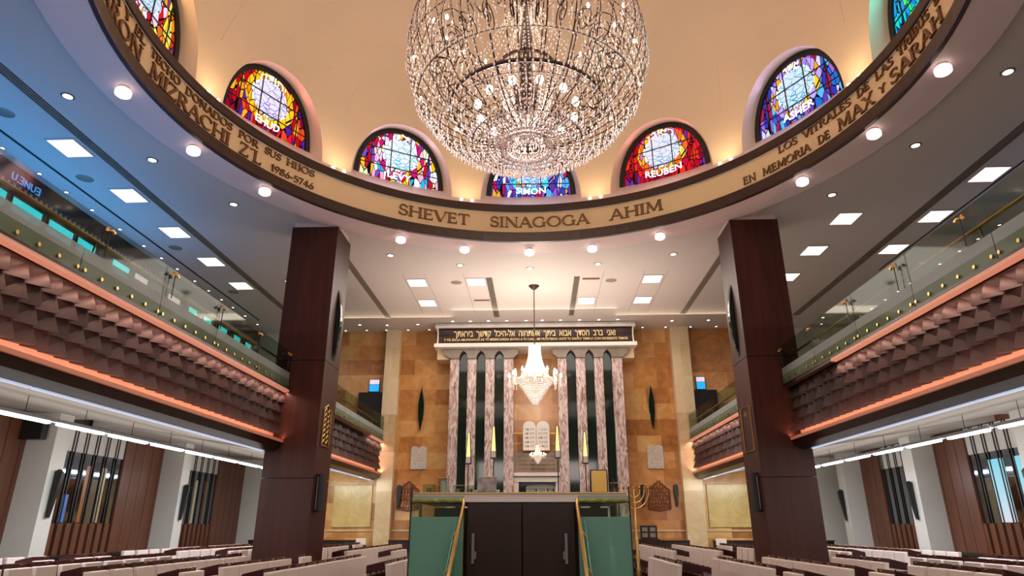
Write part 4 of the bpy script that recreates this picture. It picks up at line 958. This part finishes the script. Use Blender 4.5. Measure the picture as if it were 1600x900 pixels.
MB().box(-.79, -.62, 24.65, 25.1, 0, 3.1).build('jamb', M['fascia'], dr); MB().box(.72, .88, 24.65, 25.1, 0, 3.1).build('jamb', M['fascia'], dr)
MB().box(-.62, .72, 25.0, 25.05, 0, 3.1).build('dark_opening', M['blackglass'], dr)
cpts = [(-.35, 1.0), (.72, 1.0), (.72, 2.95)] + [(.18 + .54 * cos(pi * j / 12), 2.95 + .06 * sin(pi * j / 12)) for j in range(1, 12)] + [(-.35, 2.95)]
cu_ = MB().prism(cpts, 24.9, 24.93).build('curtain', M['curtain'], dr)
text_mb('\u05ea\u05d5\u05e8\u05ea \u05d9\u05d4\u05d5\u05d4 \u05ea\u05de\u05d9\u05de\u05d4'[::-1], .2, lambda a, b, c: (.18 + a, 24.89 + c, 2.76 + b), width=1.0, depth=.01).build('hebrew_lettering', M['black'], cu_)

# ornaments of the ark wall
for x, s_ in ((-4.38, 'left'), (4.44, 'right')):
    pr = [(0, 5.02)] + [(.11 * sin(pi * i / 14), 5.02 + 1.68 * i / 14) for i in range(1, 14)] + [(0, 6.7)] + [(-.11 * sin(pi * i / 14), 5.02 + 1.68 * i / 14) for i in range(13, 0, -1)]
    tag(MB().prism(pr, YW - .13, YW - .01, lambda u, v, w_: (x + u, w_, v)).build('spindle_speaker', M['blackglass'], bevel=.012), 'dark spindle shaped speaker on the golden wall %s of the ark' % s_, 'speaker')
    xp = x - .01 + (.02 if x > 0 else 0)
    pts = [(-.3, 3.6), (.3, 3.6), (.3, 4.3)] + [(.15 + .15 * cos(pi * j / 8), 4.34 + .1 * sin(pi * j / 8)) for j in range(0, 9)] + [(-.15 + .15 * cos(pi * j / 8), 4.34 + .1 * sin(pi * j / 8)) for j in range(0, 9)] + [(-.3, 4.3)]
    tag(MB().prism(pts, YW - .062, YW - .003, lambda u, v, w_: (xp + u, w_, v)).build('carved_plaque', M['palestone']), 'pale carved stone plaque with scalloped top on the wall %s of the ark' % s_, 'plaque')
for x, s_ in ((-4.72, 'left'), (4.48, 'right')):
    t = thing('bronze_relief', 'reddish bronze openwork relief shaped like a pointed gate, %s of the ark' % s_, 'relief', (x, YW - .05, 2.15)); mb = MB()
    for i in range(8):
        u = -.36 + .72 * i / 7; hgt = .78 + .28 * (1 - abs(u) / .36)
        mb.tube([(x + u + .03 * sin(k * 1.9 + i), YW - .05, 2.15 + hgt * k / 9) for k in range(10)], .018, 5)
    for i in range(6):
        z = 2.22 + i * .13; mb.tube([(x - .37 + .74 * k / 8, YW - .05, z + .04 * (k % 2)) for k in range(9)], .014, 5)
    mb.build('openwork', M['bronze'], t)
    MB().tube([(x - .4, YW - .05, 2.2), (x - .4, YW - .05, 2.85), (x - .18, YW - .05, 2.98), (x, YW - .05, 3.16), (x + .18, YW - .05, 2.98), (x + .4, YW - .05, 2.85), (x + .4, YW - .05, 2.2), (x, YW - .05, 2.12), (x - .4, YW - .05, 2.2)], .022, 6).build('rim', M['bronze'], t)
for x, s_ in ((-5.05, 'left of the ark, outside the bronze relief'), (3.9, 'right of the ark, between menorah and relief'), (5.1, 'right of the ark, outside the bronze relief')):
    pr = [(-.03, 2.25), (.03, 2.25), (.09, 2.8), (.08, 3.0), (0, 3.04), (-.08, 3.0), (-.09, 2.8)]
    tag(MB().prism(pr, YW - .12, YW - .01, lambda u, v, w_: (x + u, w_, v)).build('wall_speaker', M['black'], bevel=.015), 'slim black wall speaker ' + s_, 'speaker')
# dark panelled bench backs along the rear wall
for a, b, s_ in ((-10.2, -6.0, 'left, under the gallery'), (-5.2, -3.45, 'left of the ark'), (3.5, 5.3, 'right of the ark'), (6.1, 10.2, 'right, under the gallery')):
    t = thing('panelled_bench', 'long dark wooden bench back along the rear wall, ' + s_, 'bench', ((a + b) / 2, 24.5, 0))
    MB().box(a, b, 24.45, 24.55, 0, 1.1).build('bench_back', M['darkwood'], t, bevel=.01); MB().box(a, b, 24.0, 24.45, .4, .46).build('seat', M['darkwood'], t); MB().box(a, b, 24.4, 24.6, 1.1, 1.14).build('cap_rail', M['darkwood'], t)
    for q in (a + .02, b - .08): MB().box(q, q + .06, 24.02, 24.45, 0, .42).build('end_support', M['darkwood'], t)
for x, s_ in ((-6.15, 'left'), (6.35, 'right')):
    tag(MB().box(x - .18, x + .18, 24.36, 24.4, .98, 1.2).build('notice_card', M['seatw'], bevel=.004), 'small white notice card on the dark bench by the %s stone pier' % s_, 'card')

# ------------------------------------------------------------------ bimah
bm = thing('bimah', 'dark wooden reading platform with double doors, glass sides and pale marble top', 'reading platform', (-.1, 8.8, 0))
MB().box(-1.12, .92, 8.12, 9.6, 0, 1.8).build('dark_body', M['darkwood'], bm)
MB().box(-1.36, 1.13, 8.0, 9.75, 1.86, 1.955).build('marble_top', M['fascia'], bm, bevel=.006)
MB().box(-1.36, 1.13, 7.985, 9.75, 1.955, 1.972).build('brass_edge', M['brass'], bm)
for a, b, hx in ((-.715, -.085, -.655), (-.075, .52, .40)):
    d_ = MB().box(a, b, 7.98, 8.12, .3, 1.85).build('door', M['darkwood'], bm, bevel=.004)
    h_ = MB().box(hx, hx + .035, 7.93, 7.955, 1.2, 1.52); h_.box(hx + .005, hx + .03, 7.95, 7.98, 1.24, 1.27); h_.box(hx + .005, hx + .03, 7.95, 7.98, 1.46, 1.49); h_.build('handle', M['hand'], d_, bevel=.004)
    e = .035 if hx < 0 else -.02; MB().box(hx + e, hx + e + .02, 7.94, 7.98, 1.25, 1.33).build('lock', M['hand'], d_)
MB().box(-1.1, .9, 7.99, 9.6, 0, .28).build('plinth', M['darkwood'], bm)
for (a, b, s_) in ((-1.36, -.75, -1), (.56, 1.15, 1)):
    g_ = MB().box(a, b, 7.90, 7.915, 1.70, 2.0 if False else 1.93).build('clear_glass_band', M['clear'], bm)
    MB().box(a, b, 7.90, 7.915, 0, 1.70).build('frosted_glass', M['frost'], bm)
    xo = a if s_ < 0 else b; MB().box(xo - .006, xo + .006, 7.89, 7.93, 0, 2.03).build('glass_edge', M['black'], bm)
    mb = MB(); n_ = 14
    mb.tube([(a + (b - a) * i / n_, 7.94, 1.865 + .012 * abs(sin(i * pi / 3.5))) for i in range(n_ + 1)], .022, 6); mb.build('brass_scalloped_rail', M['brass'], bm)
    xp = a + .1 if s_ < 0 else b - .14
    MB().tube([(xp, 7.97, 0), (xp, 7.97, 1.86)], .018, 8).build('brass_post', M['brass'], bm)
    xi = b - .01 if s_ < 0 else a + .01
    MB().tube([(xi, 7.95, 0), (xi, 7.95, 1.87)], .016, 8).build('brass_post', M['brass'], bm)
    # side glass returning along the platform
    MB().box(xo - .006, xo + .006, 7.93, 9.7, 0, 1.70).build('frosted_side_glass', M['frost'], bm)
    x = -.78 if s_ < 0 else .58
    hr = thing('stair_handrail', 'sloping brass stair handrail on the %s of the platform doors' % ('left' if s_ < 0 else 'right'), 'handrail', (x, 7.2, 0))
    MB().tube([(x + .03 * (-s_), 7.885, 1.9), (x + .03 * (-s_), 7.875, 1.82), (x, 6.2, .70)], [.016, .02, .022], 10).build('rail', M['brass'], hr, True)
    MB().prism([(7.88, 0), (6.2, 0), (6.2, .58), (7.88, 1.66)], x + s_ * .045, x + s_ * .055, lambda u, v, w_: (w_, u, v)).build('glass_balustrade', M['frost'], hr)
    for k in (6.5, 7.0, 7.5): z = .70 + (k - 6.2) / 1.72 * 1.12; MB().tube([(x, k, z), (x + s_ * .05, k, z - .07)], .008, 6).build('bracket', M['brass'], hr)
st = thing('platform_steps', 'dark wooden steps rising to the platform doors between the handrails', 'steps', (-.1, 7.1, 0))
for i in range(5): MB().box(-.72, .52, 6.3 + i * .3, 7.88, i * .165, (i + 1) * .165).build('step', M['darkwood'], st)
# four torch lamps at the platform
for x, y, z0, z1, s_ in ((-.79, 8.7, 2.36, 2.75, 'far left'), (-.45, 8.5, 2.41, 2.80, 'second from the left'), (.36, 8.5, 2.41, 2.80, 'second from the right'), (.72, 8.7, 2.36, 2.75, 'far right')):
    t = thing('torch_lamp', 'tapering amber torch lamp on black pole, %s of four' % s_, 'lamp', (x, y, 1.972), 'amber torch lamps')
    MB().tube([(x, y, 1.972), (x, y, z0)], .007, 6).build('pole', M['black'], t); MB().box(x - .04, x + .04, y - .04, y + .04, 1.972, 1.985).build('foot', M['black'], t)
    def tap(a, b, c, d, za, zb): return MB().add([(x - a, y - a, za), (x + a, y - a, za), (x + a, y + a, za), (x - a, y + a, za), (x - b, y - b, zb), (x + b, y - b, zb), (x + b, y + b, zb), (x - b, y + b, zb)], [(0, 3, 2, 1), (4, 5, 6, 7), (0, 1, 5, 4), (1, 2, 6, 5), (2, 3, 7, 6), (3, 0, 4, 7)])
    zm = z0 + .085
    tap(.033, .029, 0, 0, z0 + .005, zm).build('metal_base', M['fascia'], t); tap(.029, .009, 0, 0, zm, z1).build('amber_glass', M['torch'], t)
    mb = MB()
    for sx in (-1, 1):
        for sy in (-1, 1): mb.tube([(x + sx * .036, y + sy * .036, z0), (x + sx * .012, y + sy * .012, z1 + .01)], .004, 4)
    mb.box(x - .038, x + .038, y - .038, y + .038, z0 - .01, z0 + .004); mb.build('black_frame', M['black'], t)
# things standing on the marble top
t = thing('book_stand', 'silver embossed book cover leaning on a black stand on the platform', 'book stand', (-.5, 8.25, 1.972))
MB().prism([(8.12, 1.972), (8.4, 1.972), (8.4, 2.02), (8.2, 2.0)], -.66, -.36, lambda u, v, w_: (w_, u, v)).build('stand', M['black'], t)
MB().prism([(8.12, 1.985), (8.14, 1.98), (8.2, 2.15), (8.18, 2.16)], -.62, -.39, lambda u, v, w_: (w_, u, v)).build('silver_cover', M['silver'], t, bevel=.004)
t = thing('gold_plaque', 'upright gold plaque in a black frame on the right of the platform', 'plaque', (.82, 8.2, 1.972))
MB().box(.735, .945, 8.2, 8.22, 1.972, 2.24).build('frame', M['black'], t); MB().box(.75, .93, 8.192, 8.2, 1.985, 2.228).build('gold_sheet', M['gold'], t)
for x, y, w_, h_, s_ in ((-1.2, 8.12, .14, .1, 'far left end'), (-1.03, 8.15, .12, .17, 'left, holding a pale candle'), (-.86, 8.2, .13, .09, 'left, beside the candle box'), (-.72, 8.25, .1, .09, 'left of the silver book'), (1.03, 8.3, .09, .12, 'right end')):
    t = thing('glass_box', 'small clear glass box on the platform top, ' + s_, 'glass box', (x, y, 1.972), 'glass boxes on the platform')
    MB().box(x - w_ / 2, x + w_ / 2, y, y + .1, 1.972, 1.972 + h_).build('glass', M['clear'], t)
    MB().box(x - w_ / 2, x + w_ / 2, y, y + .1, 1.972 + h_, 1.976 + h_).build('rim', M['brass'], t)
    if 'candle' in s_ and 'pale' in s_: MB().lathe([(0, .0), (.04, 0), (.04, .14), (0, .14)], (x, y + .05, 1.975), 12).build('candle', M['seatw'], t)
    else: MB().lathe([(0, .0), (.025, 0), (.03, .05), (0, .05)], (x, y + .05, 1.975), 10).build('cup', M['hand'], t)
tag(MB().tube([(.99, 8.05, 1.972), (.99, 8.05, 2.12)], .009, 6).build('microphone_post', M['black']), 'thin black post standing near the right end of the platform', 'post')

# menorah and framed board right of the platform
t = thing('menorah', 'tall brass seven branched menorah right of the platform', 'menorah', (2.32, 16, 0)); x0, y0 = 2.32, 16
MB().lathe([(.2, 0), (.2, .04), (.1, .1), (.05, .3), (.03, .5), (.06, .62), (.03, .75), (.05, .95), (.025, 1.1), (.045, 1.35), (.02, 1.5), (.04, 1.7), (.018, 1.85), (.018, 2.45), (.0, 2.47)], (x0, y0, 0), 16).build('stem', M['brass'], t, True)
for r in (.14, .24, .34): MB().tube([(x0 + r * cos(a), y0, 2.4 + r * 1.25 * sin(a)) for a in [pi + pi * i / 16 for i in range(17)]], .013, 7).build('branch', M['brass'], t, True)
mb = MB()
for r in (-.34, -.24, -.14, 0, .14, .24, .34): mb.lathe([(.012, -.02), (.03, .02), (.022, .05), (0, .05)], (x0 + r, y0, 2.42), 8)
mb.build('cups', M['brass'], t)
t = thing('framed_board', 'dark board with four small pale panes on the ledge right of the platform', 'framed board', (3.75, 23.4, 1.2)); x, y = 3.75, 23.4
MB().box(x - .28, x + .28, y, y + .05, 1.2, 1.62).build('frame', M['black'], t, bevel=.005)
for i in (-1, 1):
    for j in (0, 1): MB().box(x + i * .13 - .09, x + i * .13 + .09, y - .01, y, 1.25 + j * .18, 1.38 + j * .18).build('pane', M['greystone'], t)
tag(MB().box(3.4, 4.1, 23.35, 23.75, 0, 1.2).build('side_cabinet', M['darkwood'], bevel=.01), 'low dark cabinet carrying the framed board', 'cabinet')

# ------------------------------------------------------------------ seats
def make_seat(sd, wd=.27, dz=0, desk=True):
    """seat facing the centre aisle; local x points away from the aisle"""
    t = thing('synagogue_seat', '', 'seat', (0, 0, 0), 'cream seats with book desks'); e = sd
    def bx(mb, a, b, *r_): mb.box(min(e * a, e * b), max(e * a, e * b), *r_)
    def loc(mb, name, m_, bev=0):
        me = bpy.data.meshes.new(name); me.from_pydata(mb.v, [], mb.f); me.update(); me.materials.append(m_)
        o = bpy.data.objects.new(name, me); COL.objects.link(o); o.parent = t
        if bev: bv = o.modifiers.new('bevel', 'BEVEL'); bv.width = bev; bv.segments = 2
        return o
    mb = MB(); mb.prism([(.02, .62), (.09, .62), (.14, 1.04), (.06, 1.04)], -wd, wd, lambda u, v, w_: (e * u, w_, v)); loc(mb, 'backrest', M['seatw'], .012)
    mb = MB(); bx(mb, -.44, .04, -.25, .25, .42, .5); loc(mb, 'cushion', M['desk'], .02)
    if desk: mb = MB(); mb.prism([(.15, .96 + dz), (.44, .9 + dz), (.44, 1.02 + dz), (.16, 1.085 + dz)], -.225, .225, lambda u, v, w_: (e * u, w_, v)); loc(mb, 'book_desk', M['desk'], .008)
    mb = MB()
    for y in ((.1,) if desk else ()): bx(mb, .145, .152, y - .03, y + .03, 1.055 + dz, 1.07 + dz)
    if desk: loc(mb, 'brass_plate', M['brass'])
    mb = MB(); bx(mb, .0, .1, -.27, .27, .3, .62); bx(mb, .0, .1, -.27, -.255, 0, .62); bx(mb, -.42, .1, -.27, -.255, .6, .64); bx(mb, -.42, -.38, -.27, -.255, 0, .62); bx(mb, -.42, .1, -.255, .255, .34, .4); loc(mb, 'frame', M['desk'])
    return t
for sd in (-1, 1):
    proto = make_seat(sd); proto2 = make_seat(sd, .225, .02); proto3 = make_seat(sd, .225, 0, False); used = []; rk = random.Random(11 + sd); nm = 'left' if sd < 0 else 'right'
    rows = (2.15, 3.25, 4.35, 5.65, 7.15, 8.4) if sd > 0 else (2.15, 3.25, 4.35, 5.65, 7.15, 8.4, 9.75)
    rows = rows if sd < 0 else rows + (9.6,)
    for ri, X in enumerate(rows):
        for seg, (ya, nn) in enumerate(((9.2, 9), (16.7, 12))):
            if ri == 0 and seg == 0: ya, nn = 11.2, 5
            for i in range(nn):
                y = ya + i * .55
                if X > 4.6 and X < 6.4 and 14.6 < y < 16.6: continue
                if ri == 0 and 15.2 < y < 16.9: continue
                lab = 'cream seat, %s side, %s row from aisle, %s seat of the %s block' % (nm, (['first'] + ORD[1:])[ri], (['first'] + ORD[1:])[i], 'near' if seg == 0 else 'far')
                dx = random.Random(int(X * 10) + i * 7 + seg).uniform(-.015, .015)
                pp = proto3 if X > 9 else proto2 if X > 5 else proto
                if pp in used and rk.random() < .07: continue
                if pp not in used: pp.location = (sd * X, y, 0); pp['label'] = lab; used.append(pp)
                else: clone(pp, (sd * X + dx, y, 0), lab)
